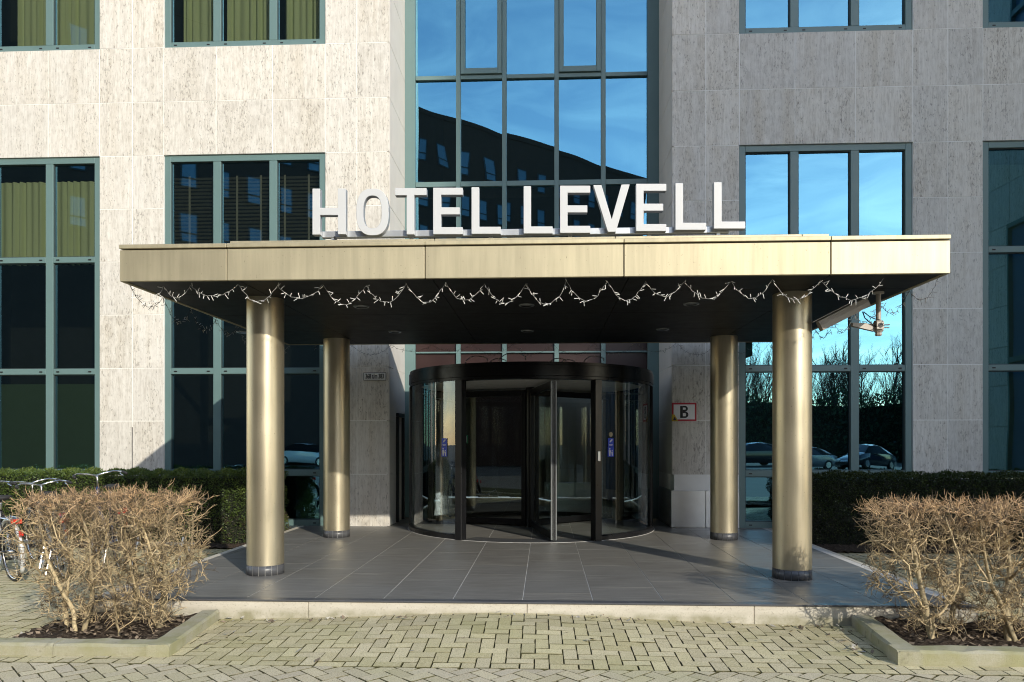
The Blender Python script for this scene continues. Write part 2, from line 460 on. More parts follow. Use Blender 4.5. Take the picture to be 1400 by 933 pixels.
# entrance platform: step face, nosing, tiles
PX0, PX1, PY0, PY1 = -4.17, 3.74, 6.56, 12.40
plat = bpy.data.objects.new('platform', None); COL.objects.link(plat); plat['kind'] = 'structure'; ORG['platform'] = (0, 0, 0)
mb = MB()
xs = [PX0, -2.13, -0.16, 1.83, PX1]
for a, b in zip(xs[:-1], xs[1:]):
    mb.bbox(a + 0.002, b - 0.002, PY0, PY0 + 0.12, -0.2, PLAT - 0.012, 0.006)
mb.bbox(PX0, PX0 + 0.09, PY0 + 0.122, PY1, -0.2, PLAT - 0.001, 0.004)
mb.bbox(PX1 - 0.05, PX1, PY0 + 0.122, PY1, -0.2, PLAT - 0.001, 0.004)
part(mb, 'step_face', M['step'], plat)
mb = MB(); mb.bbox(PX0 - 0.004, PX1 + 0.004, PY0 - 0.012, PY0 + 0.085, PLAT - 0.0115, PLAT + 0.004, 0.003)
part(mb, 'nosing', M['tile_ring'], plat)
mb = MB(); mb.box(PX0 + 0.091, PX1 - 0.051, PY0 + 0.121, 21.0, -0.2, PLAT - 0.0035)
part(mb, 'grout_bed', M['grout'], plat)
mb = MB(); T = 0.632; g = 0.0042
k0 = -0.2 - 7 * T
for i in range(13):
    x0 = k0 + i * T; x1 = x0 + T
    if x1 < PX0 + 0.1 or x0 > PX1 - 0.06: continue
    x0 = max(x0, PX0 + 0.092); x1 = min(x1, PX1 - 0.052)
    y = PY0 + 0.088 - (T / 2 if i % 2 else 0)
    while y < 20.5:
        a, b = max(y, PY0 + 0.088), min(y + T, 20.9)
        if b - a > 0.03:
            mb.rnd(); dz = random.gauss(0, 0.0004)
            mb.box(x0 + g, x1 - g, a + 0.0030, b - 0.0030, PLAT - 0.02, PLAT + dz)
        y += T
part(mb, 'floor_tile', M['tile'], plat)

# planters
def planter(poly_out, kerb_w, label, name='planter'):
    # poly_out: open polyline of the outer kerb line (front edge), soil polygon given by rest
    pass
def kerb_run(mb, pts, w, h, seg=0.95):
    # prism kerb stones along a polyline, inner side to the left of travel
    for (ax, ay), (bx, by) in zip(pts[:-1], pts[1:]):
        L = math.hypot(bx - ax, by - ay); n = max(1, round(L / seg)); dx, dy = (bx - ax) / L, (by - ay) / L; nx, ny = -dy, dx
        for k in range(n):
            s0, s1 = L * k / n + 0.003, L * (k + 1) / n - 0.003
            if k == 0: s0 = 0.0
            if k == n - 1: s1 = L
            hh = h + random.uniform(-0.006, 0.006); ch = 0.018
            prof = [(0, -0.15), (0, hh - ch), (ch, hh), (w - ch, hh), (w, hh - ch), (w, -0.15)]
            m = 9; vs = []; fs = []
            for q in range(m):
                s = s0 + (s1 - s0) * q / (m - 1)
                for u, z in prof:
                    jx = random.gauss(0, 0.0022) if z > 0 else 0
                    vs.append((ax + dx * s + nx * (u + jx), ay + dy * s + ny * (u + jx), z + (random.gauss(0, 0.0022) if z > 0 else 0)))
            for q in range(m - 1):
                for e in range(5): fs.append((q * 6 + e, (q + 1) * 6 + e, (q + 1) * 6 + e + 1, q * 6 + e + 1))
            fs.append(tuple(range(6))); fs.append(tuple((m - 1) * 6 + e for e in range(6))[::-1])
            mb.add(vs, fs)
def soil(mb, x0, x1, y0, y1, z):
    nx, ny = int((x1 - x0) / 0.05), int((y1 - y0) / 0.05); vs = []; fs = []
    for j in range(ny + 1):
        for i in range(nx + 1):
            vs.append((x0 + (x1 - x0) * i / nx, y0 + (y1 - y0) * j / ny, z + random.gauss(0, 0.008) + 0.02 * math.sin(i * .31) * math.sin(j * .4)))
    for j in range(ny):
        for i in range(nx): a = j * (nx + 1) + i; fs.append((a, a + 1, a + nx + 2, a + nx + 1))
    mb.add(vs, fs)
def litter(mb, x0, x1, y0, y1, z, n):
    for _ in range(n):
        p = Vector((random.uniform(x0, x1), random.uniform(y0, y1), z + random.uniform(0.008, 0.03)))
        a = random.uniform(0, 2 * PI); L = random.uniform(0.012, 0.035); w = L * random.uniform(0.35, 0.7)
        u = Vector((math.cos(a), math.sin(a), random.uniform(-.5, .5))) * L; v = Vector((-math.sin(a), math.cos(a), random.uniform(-.5, .5))) * w
        k = random.random(); mb.col = (0.28 * k + 0.06, 0.215 * k + 0.045, 0.15 * k + 0.03)
        mb.quad(p - u, p - v, p + u, p + v)

t = thing('planter', 'mossy low concrete kerb around the bed of the left bare bush', 'planter', (-3.6, 6.0, 0))
mb = MB(); kerb_run(mb, [(-9.0, 5.30), (-2.80, 5.40), (-2.93, 6.545)], 0.17, 0.085); part(mb, 'kerb', M['kerb'], t)
mb = MB(); soil(mb, -4.25, -2.95, 5.54, 6.55, 0.045); part(mb, 'soil', M['soil'], t)
mb = MB(); litter(mb, -4.2, -3.0, 5.6, 6.5, 0.05, 420); part(mb, 'leaf_litter', M['twig'], t)['kind'] = 'stuff'
t = thing('planter', 'mossy low concrete kerb around the bed of the right bare bush', 'planter', (3.6, 6.0, 0))
mb = MB(); kerb_run(mb, [(2.66, 6.545), (2.53, 5.42), (9.0, 5.44)], 0.17, 0.10); part(mb, 'kerb', M['kerb'], t)
mb = MB(); soil(mb, 2.72, 6.2, 5.60, 6.55, 0.06); part(mb, 'soil', M['soil'], t)
mb = MB(); litter(mb, 2.75, 5.5, 5.62, 6.5, 0.06, 700); part(mb, 'leaf_litter', M['twig'], t)['kind'] = 'stuff'
mb = MB()
for cx0, cy0, sx, sy2, n in ((-2.6, 6.45, .35, .05, 26), (2.35, 6.44, .3, .06, 34), (2.4, 5.9, .08, .3, 20), (-2.6, 5.9, .08, .3, 12), (0, 6.45, 1.6, .04, 40), (-4.8, 6.6, .5, .5, 40), (0.3, 5.7, 2.0, .45, 16)):
    for _ in range(n):
        x, y = random.gauss(cx0, sx), random.gauss(cy0, sy2)
        if y > 6.53 and x > -4.2: y = 6.5
        litter(mb, x, x + .001, y, y + .001, rise(x, y) - 0.004, 1)
        if random.random() < 0.4: k = random.uniform(.35, .6); mb.c[-1] = (k, k * .92, k * .76)
tag(mb.build('fallen_leaves', M['twig']), 'small dry leaves and pale bits scattered on the paving along the step', 'leaf litter', kind='stuff')
# earth strip under the hedges
for x0, x1 in ((-9.2, -4.18), (3.75, 9.2)):
    mb = MB(); soil(mb, x0, x1, 10.85, 12.38, 0.02); tag(mb.build('soil', M['soil']), kind='structure')

# ================================================================== HOTEL BUILDING
YF, YG, YR = 12.40, 12.49, 13.80
RX0, RX1 = -2.63, 2.11
ZR = [0.18, 1.06, 1.965, 2.875, 3.79, 4.705, 5.61, 6.52, 7.44, 8.37, 9.28, 10.2, 11.1, 12.0, 12.95, 13.85, 14.8]
WIN = [(-10.50, -7.66, (-9.58, -8.57)), (-6.527, -3.728, (-5.613, -4.636)), (3.218, 6.024, (4.124, 5.107)), (7.144, 9.95, (8.07, 9.04))]
hotel = thing('hotel_building', 'travertine clad hotel with teal framed windows and glazed recessed entrance bay', 'building', (-0.25, 12.4, 0))
wall = MB()
G = 0.0055
def panel(x0, x1, z0, z1, y0=None, gz=G, gx=G, d=0.03):
    wall.rnd(); dy = random.uniform(-0.0012, 0.0012); y0 = YF if y0 is None else y0
    wall.box(x0 + gx, x1 - gx, y0 + dy, y0 + d, z0 + gz, z1 - gz)
cols = []   # (x0,x1, window?)
def inwin(zc): return (0.18 < zc < 6.52) or (8.37 < zc < 13.85)
for (x0, x1, ms) in WIN:
    br = [x0, ms[0], ms[1], x1]
    for a, b in zip(br[:-1], br[1:]):
        for z0, z1 in zip(ZR[:-1], ZR[1:]):
            if not inwin((z0 + z1) / 2): panel(a, b, z0, z1)
piers = [(-11.6, -10.50), (-7.66, -6.527), (-3.728, RX0), (RX1, 3.218), (6.024, 7.144), (9.95, 10.42)]
for a, b in piers:
    mid = {(-7.66, -6.527): -7.08, (-3.728, RX0): -3.182, (RX1, 3.218): 2.667, (6.024, 7.144): 6.585}.get((a, b), (a + b) / 2)
    for z0, z1 in zip(ZR[:-1], ZR[1:]):
        if (a, b) == (RX1, 3.218) and z0 < 0.3:
            continue
        panel(a, mid, z0, z1); panel(mid, b, z0, z1)
# reveals of the recess (faces look along X)
def rpanel(xa, xb, y0, y1, z0, z1):
    wall.rnd(); wall.box(xa, xb, y0 + G, y1 - G, z0 + G, z1 - G)
for z0, z1 in zip(ZR[:-1], ZR[1:]):
    pass
part(wall, 'wall', M['stone'], hotel)
wall = MB()
for z0, z1 in zip(ZR[:-1], ZR[1:]): rpanel(RX0 - 0.03, RX0, YF + 0.031, YR + 0.02, z0, z1)
part(wall, 'reveal', M['reveal'], hotel)
wall = MB()
for z0, z1 in zip(ZR[:-1], ZR[1:]):
    if z0 > 0.3: rpanel(RX1, RX1 + 0.03, YF + 0.031, YR + 0.02, z0, z1)
part(wall, 'reveal', M['reveal'], hotel)
# mortar backing (behind the stone joints), split round the openings
mb = MB()
def back(x0, x1, z0, z1): mb.box(x0, x1, YF + 0.004, YF + 0.36, z0, z1)
for a, b in piers:
    e0 = 0.034 if a == RX1 else 0; e1 = 0.034 if b == RX0 else 0
    back(a + e0 + 0.004, b - e1 - 0.004, 0.0, 14.8)
for (x0, x1, ms) in WIN:
    back(x0 + 0.004 - 0.008, x1 + 0.004, 6.524, 8.366); back(x0 - 0.004, x1 + 0.004, 13.854, 14.8)
mb.box(RX0 - 0.34, RX0 - 0.004, YF + 0.362, YR + 0.4, 0, 14.8); mb.box(RX1 + 0.004, RX1 + 0.34, YF + 0.362, YR + 0.4, 0, 14.8)
mb.box(-11.6, 10.42, 12.8, 26, 14.6, 14.75)
part(mb, 'wall_backing', M['caulk'], hotel)
mb = MB(); mb.box(-7.088, -7.074, YF - 0.004, YF + 0.01, 1.06, 1.86); part(mb, 'joint_strip', M['tile_ring'], hotel)
# steel plinth on the right pier
mb = MB(); mb.bbox(RX1 - 0.012, 2.66, YF - 0.014, YF + 0.03, 0.185, 0.80, 0.004); mb.bbox(2.664, 3.214, YF - 0.014, YF + 0.03, 0.185, 0.80, 0.004)
mb.bbox(RX1 - 0.012, RX1 + 0.02, YF + 0.032, YR - 0.02, 0.185, 0.80, 0.004)
part(mb, 'plinth_panel', M['steel'], hotel)

def pane_grid(mb, x0, x1, z0, z1, y, amp=0.0011, tilt=0.0014, n=10):
    a1, a2 = random.gauss(0, 1) * amp * 0.7, amp * random.uniform(-1.0, 1.4)
    tx, tz = random.gauss(0, tilt), random.gauss(0, tilt); ph = random.uniform(0, 6)
    vs = []; fs = []
    for j in range(n + 1):
        for i in range(n + 1):
            u, v = i / n, j / n
            d = a2 * 16 * u * (1 - u) * v * (1 - v) / 4 * 1.6 + a1 * math.sin(PI * 1.6 * v + ph) * math.sin(PI * u + ph * .3) * 0.5
            d += tx * (u - .5) * (x1 - x0) + tz * (v - .5) * (z1 - z0)
            vs.append((x0 + (x1 - x0) * u, y + d, z0 + (z1 - z0) * v))
    for j in range(n):
        for i in range(n): a = j * (n + 1) + i; fs.append((a, a + 1, a + n + 2, a + n + 1))
    s = mb.smooth; mb.smooth = True; mb.add(vs, fs); mb.smooth = s
def bar(mb, x0, x1, z0, z1, y0, y1): mb.bbox(x0, x1, y0, y1, z0, z1, 0.004)
def folds(mb, x0, x1, z0, z1, y, amp=0.05, wl=0.125):
    n = int((x1 - x0) / wl * 8); vs = []; fs = []; ph = random.uniform(0, 6)
    for i in range(n + 1):
        x = x0 + (x1 - x0) * i / n
        d = amp * math.sin(2 * PI * (x - x0) / wl + ph + 0.8 * math.sin(x * 9)) * (0.6 + 0.4 * math.sin(x * 13 + ph))
        vs += [(x, y + d * 0.8, z1), (x + 0.006 * math.sin(x * 31), y + d * 1.2, z0)]
    for i in range(n): fs.append((2 * i, 2 * i + 1, 2 * i + 3, 2 * i + 2))
    s = mb.smooth; mb.smooth = True; mb.add(vs, fs); mb.smooth = s

def window(x0, x1, ms, z0, z1, trans, side, fills, label, depth=1.7):
    fr = MB(); gl = MB(); gk = MB()
    y0, y1 = YF + 0.028, YF + 0.10
    e = 0.105; top = 0.105
    bar(fr, x0 + 0.004, x0 + e, z0, z1 - 0.004, y0, y1); bar(fr, x1 - e, x1 - 0.004, z0, z1 - 0.004, y0, y1)
    bar(fr, x0 + e, x1 - e, z1 - top, z1 - 0.004, y0, y1)
    bar(fr, x0 + e, x1 - e, z0, z0 + 0.10, y0, y1)
    mw = 0.066
    zs = [z0 + 0.10] + sum([[a, b] for a, b in trans], []) + [z1 - top]
    for m in ms: bar(fr, m - mw, m + mw, z0 + 0.101, z1 - top - 0.001, y0 + 0.003, y1)
    xb = [x0 + e] + sum([[m - mw, m + mw] for m in ms], []) + [x1 - e]
    for c in range(0, len(xb), 2):
        for a, b in trans: bar(fr, xb[c] + 0.001, xb[c + 1] - 0.001, a, b, y0 + 0.006, y1)
        for r in range(0, len(zs), 2):
            pane_grid(gl, xb[c] + 0.012, xb[c + 1] - 0.012, zs[r] + 0.012, zs[r + 1] - 0.012, YG)
            A, B, C, D = xb[c], xb[c + 1], zs[r], zs[r + 1]; w = 0.013
            gk.box(A, A + w, y0 + 0.03, YG + 0.02, C, D); gk.box(B - w, B, y0 + 0.03, YG + 0.02, C, D)
            gk.box(A + w, B - w, y0 + 0.03, YG + 0.02, C, C + w); gk.box(A + w, B - w, y0 + 0.03, YG + 0.02, D - w, D)
    # weep slots
    slots = fr; nf0 = len(fr.f)
    for (a, b) in trans + [(z0, z0 + 0.10)]:
        for c in range(0, len(xb), 2):
            for sx in (xb[c] + 0.06, xb[c + 1] - 0.11): slots.box(sx, sx + 0.05, y0 - 0.004, y0 + 0.02, (a + b) / 2 - 0.012, (a + b) / 2 + 0.006)
    f = part(fr, 'window', M['teal'], hotel, label)
    part(gl, 'pane', M['glass'], f, root=hotel); part(gk, 'gasket', M['teal_dark'], f, root=hotel); f.data.materials.append(M['black'])
    for q in f.data.polygons[nf0:]: q.material_index = 1
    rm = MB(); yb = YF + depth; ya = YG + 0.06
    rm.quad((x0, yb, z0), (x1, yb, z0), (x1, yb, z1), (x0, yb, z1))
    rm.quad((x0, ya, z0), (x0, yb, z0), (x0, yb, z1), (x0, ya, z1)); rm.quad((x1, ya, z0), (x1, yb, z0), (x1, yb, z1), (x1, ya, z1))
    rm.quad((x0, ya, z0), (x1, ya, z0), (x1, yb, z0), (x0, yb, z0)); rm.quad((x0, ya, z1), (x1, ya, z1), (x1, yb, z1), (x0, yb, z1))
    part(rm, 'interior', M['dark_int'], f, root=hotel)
    for kind, a, b, c, d in fills:
        q = MB()
        if kind == 'curtain': folds(q, a, b, c, d, YF + 0.24); part(q, 'curtain', M['curtain'], f, root=hotel)
        elif kind == 'blind':
            z = c
            while z < d:
                q.add([(a, YF + 0.20, z + 0.018), (b, YF + 0.20, z + 0.018), (b, YF + 0.235, z - 0.010), (a, YF + 0.235, z - 0.010)], [(0, 1, 2, 3)]); z += 0.064
            for xx in np.arange(a + 0.28, b, 0.42): q.box(xx - 0.018, xx + 0.018, YF + 0.192, YF + 0.196, c, d)
            part(q, 'blind', M['blind'], f, root=hotel)
        elif kind == 'roller': q.quad((a, YF + 0.2, c), (b, YF + 0.2, c), (b, YF + 0.2, d), (a, YF + 0.2, d)); part(q, 'roller_blind', M['blind_green'], f, root=hotel)
    return f
LT = [(1.03, 1.135), (2.772, 2.872), (4.706, 4.806)]
UT = [(10.2, 10.3)]
w0, w1, w2, w3 = WIN
window(*w0[:3], 1.03, 6.52, LT[1:], 'l', [('curtain', -10.4, -7.72, 4.72, 6.18), ('roller', -10.4, -7.75, 1.1, 2.62)], 'tall window with drawn olive curtains and a green blind')
window(*w1[:3], 0.18, 6.52, LT, 'l', [('blind', -6.45, -3.8, 4.9, 6.22)], 'tall window with dark slatted blinds, partly behind the canopy')
window(*w2[:3], 0.18, 6.52, LT, 'r', [], 'tall window mirroring blue sky and bare trees')
window(*w3[:3], 1.03, 6.52, LT[1:], 'r', [('roller', 7.2, 9.9, 1.1, 6.2)], 'dark tall window at the right edge')
window(*w0[:3], 8.37, 13.85, UT, 'l', [('curtain', -9.3, -8.18, 8.5, 13.4), ('curtain', -8.42, -7.72, 8.5, 13.4), ('curtain', -10.4, -9.7, 8.5, 13.4)], 'upper window with parted olive curtains')
window(*w1[:3], 8.37, 13.85, UT, 'l', [('curtain', -6.3, -5.62, 8.5, 13.4), ('curtain', -5.5, -4.75, 8.5, 13.4), ('curtain', -4.5, -3.8, 8.5, 13.4)], 'upper window with olive curtains across all three lights')
window(*w2[:3], 8.37, 13.85, UT, 'r', [], 'upper window mirroring clear blue sky')
window(*w3[:3], 8.37, 13.85, UT, 'r', [], 'upper window in shade at the right edge')

# curtain wall in the recess
fr = MB(); gl = MB(); y0, y1 = YR, YR + 0.12
CM = [-1.623, -0.758, 0.218, 1.086]; CH = 0.042
ZT, ZB = 14.6, 2.86
bar(fr, RX0 + 0.003, -2.43, 0.19, ZT, y0 - 0.02, y1); bar(fr, 1.90, RX1 - 0.003, 0.19, ZT, y0 - 0.02, y1)
for m in CM: bar(fr, m - CH, m + CH, ZB, ZT, y0, y1)
xb = [-2.43] + sum([[m - CH, m + CH] for m in CM], []) + [1.90]
TR = [(2.86, 2.93), (3.27, 3.30), (4.05, 4.12), (6.395, 6.49), (8.405, 8.48), (11.2, 11.28)]
sash = MB(); spn = MB()
for c in range(0, len(xb), 2):
    for a, b in TR: bar(fr, xb[c] + 0.001, xb[c + 1] - 0.001, a, b, y0 + 0.006, y1)
    spn.box(xb[c], xb[c + 1], y0 + 0.05, y0 + 0.09, 2.93, 4.05)
    zz = [4.12, 6.395, 6.49, 8.405, 8.48, 11.2, 11.28, ZT]
    for r in range(0, len(zz), 2):
        A, B, C, D = xb[c], xb[c + 1], zz[r], zz[r + 1]
        if r == 4 and c in (2, 6):
            s_ = 0.09
            bar(sash, A + 0.006, A + s_, C + 0.01, D - 0.01, y0 - 0.03, y0 + 0.05); bar(sash, B - s_, B - 0.006, C + 0.01, D - 0.01, y0 - 0.03, y0 + 0.05)
            bar(sash, A + s_, B - s_, C + 0.01, C + 0.115, y0 - 0.03, y0 + 0.05); bar(sash, A + s_, B - s_, D - s_, D - 0.01, y0 - 0.03, y0 + 0.05)
            pane_grid(gl, A + s_, B - s_, C + 0.11, D - s_, y0 + 0.03, 0.0016)
        else: pane_grid(gl, A, B, C, D, y0 + 0.06, 0.0022 if r == 2 else 0.0016)
f = part(fr, 'curtain_wall', M['teal'], hotel, 'teal framed glass wall above the revolving door')
part(gl, 'pane', M['glass'], f, root=hotel); part(spn, 'spandrel_panel', M['spandrel'], f, root=hotel); part(sash, 'vent_sash', M['teal'], f, root=hotel)
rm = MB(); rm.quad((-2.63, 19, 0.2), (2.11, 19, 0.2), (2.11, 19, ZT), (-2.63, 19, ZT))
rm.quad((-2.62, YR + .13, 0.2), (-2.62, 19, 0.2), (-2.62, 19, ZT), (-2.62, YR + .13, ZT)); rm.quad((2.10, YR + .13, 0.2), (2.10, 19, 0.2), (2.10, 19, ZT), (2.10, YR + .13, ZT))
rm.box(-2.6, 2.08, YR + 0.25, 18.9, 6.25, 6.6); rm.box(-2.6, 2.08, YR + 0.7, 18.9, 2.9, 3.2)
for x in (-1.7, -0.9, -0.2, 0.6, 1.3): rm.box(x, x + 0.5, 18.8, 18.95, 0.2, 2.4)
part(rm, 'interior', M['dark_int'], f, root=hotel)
# dark side framing beside the drum
mb = MB()
for a, b in ((-2.43, -2.30), (1.78, 1.90)): bar(mb, a, b, 0.19, 2.859, YR - 0.05, YR + 0.1)
bar(mb, RX0 + 0.004, RX0 + 0.05, 0.19, 2.05, YF + 0.55, YF + 0.62); bar(mb, RX0 + 0.004, RX0 + 0.05, 0.19, 2.05, YR - 0.35, YR - 0.28); bar(mb, RX0 + 0.004, RX0 + 0.05, 2.052, 2.12, YF + 0.55, YR - 0.28)
part(mb, 'side_frame', M['black_metal'], hotel)

# projecting wing just right of the view
mb = MB()
for z0, z1 in zip(ZR[:-1], ZR[1:]):
    for a, b in ((7.0, 7.9), (10.9, 12.39)):
        mb.rnd(); mb.box(10.42, 10.46, a + G, b - G, z0 + G, z1 - G)
    if not inwin((z0 + z1) / 2):
        mb.rnd(); mb.box(10.42, 10.46, 7.9 + G, 10.9 - G, z0 + G, z1 - G)
mb.box(10.465, 20, 6.99, 12.36, 0, 14.8)
part(mb, 'wing_wall', M['stone'], hotel)
for z0, z1 in ((0.3, 6.5), (8.38, 13.84)):
    fr = MB(); gl = MB()
    for a in (7.92, 8.88, 9.84, 10.80): fr.box(10.35, 10.462, a - 0.05 if a > 8 else a, a + 0.05, z0, z1)
    fr.box(10.355, 10.46, 7.92, 10.85, z1 - 0.1, z1); fr.box(10.355, 10.46, 7.92, 10.85, (z0 + z1) / 2, (z0 + z1) / 2 + 0.12)
    f = part(fr, 'window', M['teal'], hotel, 'window of the side wing')
    gl.quad((10.44, 7.95, z0), (10.44, 10.83, z0), (10.44, 10.83, z1), (10.44, 7.95, z1))
    part(gl, 'pane', M['office_glass'], f, root=hotel)

# ================================================================== ENTRANCE CANOPY
CX0, CX1, CY0, CY1, CZ0, CZ1 = -4.086, 3.706, 6.93, 11.60, 3.146, 3.452
can = thing('entrance_canopy', 'flat champagne metal canopy on four round columns over the entrance', 'canopy', (-0.2, 9.2, 0.18))
mb = MB()
jx = [CX0] + [wx(p, CY0) for p in (310, 581, 853, 1136)] + [CX1]
for a, b in zip(jx[:-1], jx[1:]):
    f = MB(); f.rnd(); f.bbox(a + 0.004, b - 0.004, CY0, CY0 + 0.04, CZ0, CZ1 - 0.006, 0.004)
    part(f, 'fascia_panel', M['champ'], can)
f = MB(); f.rnd()
for a, b in ((CY0 + 0.042, 9.2), (9.2, CY1 - 0.042)):
    f.bbox(CX0, CX0 + 0.04, a + 0.003, b - 0.003, CZ0, CZ1 - 0.006); f.bbox(CX1 - 0.04, CX1, a + 0.003, b - 0.003, CZ0, CZ1 - 0.006)
f.bbox(CX0, CX1, CY1 - 0.04, CY1, CZ0, CZ1 - 0.006)
part(f, 'side_fascia', M['champ'], can)
f = MB()
for a, b in zip(jx[:-1], jx[1:]): f.rnd(); f.bbox(a + 0.002, b - 0.002, CY0 - 0.012, CY0 + 0.16, CZ1 + 0.006, CZ1 + 0.046, 0.004)
f.bbox(CX0, CX0 + 0.14, CY0 + 0.162, CY1, CZ1 + 0.006, CZ1 + 0.046); f.bbox(CX1 - 0.14, CX1, CY0 + 0.162, CY1, CZ1 + 0.006, CZ1 + 0.046)
part(f, 'coping', M['champ'], can)
f = MB(); TY = 7.25; tx0, tx1 = wx(315, TY), wx(1133, TY)
jt = [tx0, wx(594, TY), wx(841, TY), wx(1096, TY), tx1]
for a, b in zip(jt[:-1], jt[1:]):
    f.rnd(); f.bbox(a + 0.002, b - 0.002, TY, TY + 0.5, 3.50, 3.555, 0.004); f.bbox(a + 0.002, b - 0.002, TY - 0.015, TY + 0.52, 3.562, 3.605, 0.004)
part(f, 'upper_coping', M['champ'], can)
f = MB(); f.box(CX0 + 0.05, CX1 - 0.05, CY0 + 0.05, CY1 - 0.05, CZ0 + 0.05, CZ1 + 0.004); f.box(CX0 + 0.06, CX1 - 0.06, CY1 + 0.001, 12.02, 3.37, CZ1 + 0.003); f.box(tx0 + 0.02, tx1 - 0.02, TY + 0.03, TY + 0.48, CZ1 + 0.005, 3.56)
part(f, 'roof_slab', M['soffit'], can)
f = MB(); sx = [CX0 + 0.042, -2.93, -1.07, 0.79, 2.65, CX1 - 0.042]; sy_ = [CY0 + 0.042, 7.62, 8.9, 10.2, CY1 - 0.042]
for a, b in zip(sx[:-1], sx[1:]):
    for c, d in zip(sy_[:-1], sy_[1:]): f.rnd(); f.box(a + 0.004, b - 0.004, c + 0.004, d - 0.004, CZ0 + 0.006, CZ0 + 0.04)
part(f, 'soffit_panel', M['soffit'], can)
for px, py in ((494, 418), (720, 418), (945, 418), (540, 453), (721, 453), (906, 452), (332, 452), (1098, 447)):
    Y = 1.546 * F / (HOR - py); X = wx(px, Y)
    f = MB(); f.lathe([(0.062, CZ0 - 0.006), (0.085, CZ0 - 0.006), (0.09, CZ0 + 0.006)], X, Y, 24)
    o = part(f, 'downlight', M['bike_grey'], can)
    f = MB(); f.lathe([(0.0005, CZ0 + 0.004), (0.062, CZ0 + 0.004)], X, Y, 24); part(f, 'lamp_glass', M['lampg'], o, root=can)
for X, Y in ((-3.03, 7.90), (2.59, 7.88), (-3.14, 11.03), (2.63, 11.0)):
    f = MB(); f.col = (random.random(), 0.6, random.random()); f.smooth = True; f.lathe([(0.195, PLAT + 0.105), (0.195, 1.7), (0.195, CZ0 + 0.005)], X, Y, 64)
    o = part(f, 'column', M['colmetal'], can)
    f = MB(); f.smooth = True
    for k in range(18):
        a = 2 * PI * k / 18; f.rnd(); f.lathe([(0.187, PLAT), (0.197, PLAT), (0.197, PLAT + 0.103), (0.187, PLAT + 0.103)], X, Y, 3, a + 0.012, a + 2 * PI / 18 - 0.012)
    part(f, 'base_ring', M['tile_ring'], o, root=can)
    f = MB(); f.lathe([(0.191, PLAT), (0.191, PLAT + 0.106)], X, Y, 48); part(f, 'base_grout', M['wire'], o, root=can)

# ================================================================== SIGN LETTERS
SY = 7.42; SD = 0.075
sign = thing('hotel_sign', 'large white raised letters HOTEL LEVELL standing on a silver rail on the canopy', 'sign', (-0.2, SY, 3.6))
def ltr(polys, hole=None):
    f = MB()
    for p in polys: f.prism(p, SY, SY + SD)
    return f
def XZ(px, py): return pt(px, py, SY)
def rect(px0, px1, py0, py1):
    a, b = XZ(px0, py0), XZ(px1, py1); return [(a[0], a[1]), (b[0], a[1]), (b[0], b[1]), (a[0], b[1])]
def finish(f, name='letter'):
    o = part(f, name, M['white_paint'], sign, fix=True)
    me = o.data; me.materials.append(M['letter_side'])
    for p in me.polygons:
        if abs(p.normal.y) < 0.5: p.material_index = 1
    b = o.modifiers.new('bev', 'BEVEL'); b.width = 0.003; b.segments = 1; b.limit_method = 'ANGLE'; b.angle_limit = R(50)
    return o
def union(rects):   # letters from a rectilinear outline
    f = MB(); f.prism(rects, SY, SY + SD); return f
def outE(l, r, t, b, st, mid, rm):
    w = 9.8
    P = [(l, t), (r, t), (r, t + w), (st, t + w), (st, mid - w / 2), (rm, mid - w / 2), (rm, mid + w / 2), (st, mid + w / 2), (st, b - w), (r, b - w), (r, b), (l, b)]
    return union([XZ(*p) for p in P])
def outL(l, r, t, b, st):
    w = 9.8; return union([XZ(*p) for p in [(l, t), (st, t), (st, b - w), (r, b - w), (r, b), (l, b)]])
finish(union([XZ(*p) for p in [(427, 258), (437.5, 258), (437.5, 284.3), (461.8, 284.3), (461.8, 258), (472.5, 258), (472.5, 320.5), (461.8, 320.5), (461.8, 294.3), (437.5, 294.3), (437.5, 321), (427, 321)]]))
def ring(cx, cy, rx, ry, w):
    f = MB(); n = 64; o_ = []; i_ = []
    for k in range(n):
        a = 2 * PI * k / n; c, s = math.cos(a), math.sin(a); e = 2 / 2.55
        sgn = lambda v: math.copysign(abs(v) ** e, v)
        o_.append(XZ(cx + rx * sgn(c), cy + ry * sgn(s))); i_.append(XZ(cx + (rx - w) * sgn(c), cy + (ry - w) * sgn(s)))
    vs = [(x, SY, z) for x, z in o_] + [(x, SY, z) for x, z in i_] + [(x, SY + SD, z) for x, z in o_] + [(x, SY + SD, z) for x, z in i_]; fs = []
    for k in range(n):
        j = (k + 1) % n
        fs += [(k, j, n + j, n + k), (2 * n + k, 3 * n + k, 3 * n + j, 2 * n + j), (k, 2 * n + k, 2 * n + j, j), (n + k, n + j, 3 * n + j, 3 * n + k)]
    f.add(vs, fs); return f
finish(ring(509.2, 290, 22.2, 32, 9.8))
finish(union([XZ(*p) for p in [(540, 257.5), (583, 257.2), (583, 267), (566.3, 267), (566.3, 320.7), (555.8, 320.7), (555.8, 267.2), (540, 267.3)]]))
finish(outE(592, 632.5, 256.8, 320.5, 603, 288.5, 628.5))
finish(outL(644.5, 684.5, 256, 320, 655))
finish(outL(715.8, 755.6, 254.6, 319.5, 726))
finish(outE(765.6, 807, 254, 318.7, 776, 285.8, 803))
finish(union([XZ(*p) for p in [(811, 253.2), (822.3, 253), (836.3, 300), (849.6, 252.5), (861, 252.2), (842, 317.2), (831, 317.3)]]))
finish(outE(869.6, 911, 251.4, 316.2, 880, 283.5, 906.8))
finish(outL(923.3, 965.6, 250.5, 314.5, 934))
finish(outL(976, 1019, 249.2, 312.8, 986.8))
f = MB()
za = XZ(437, 315)[1]
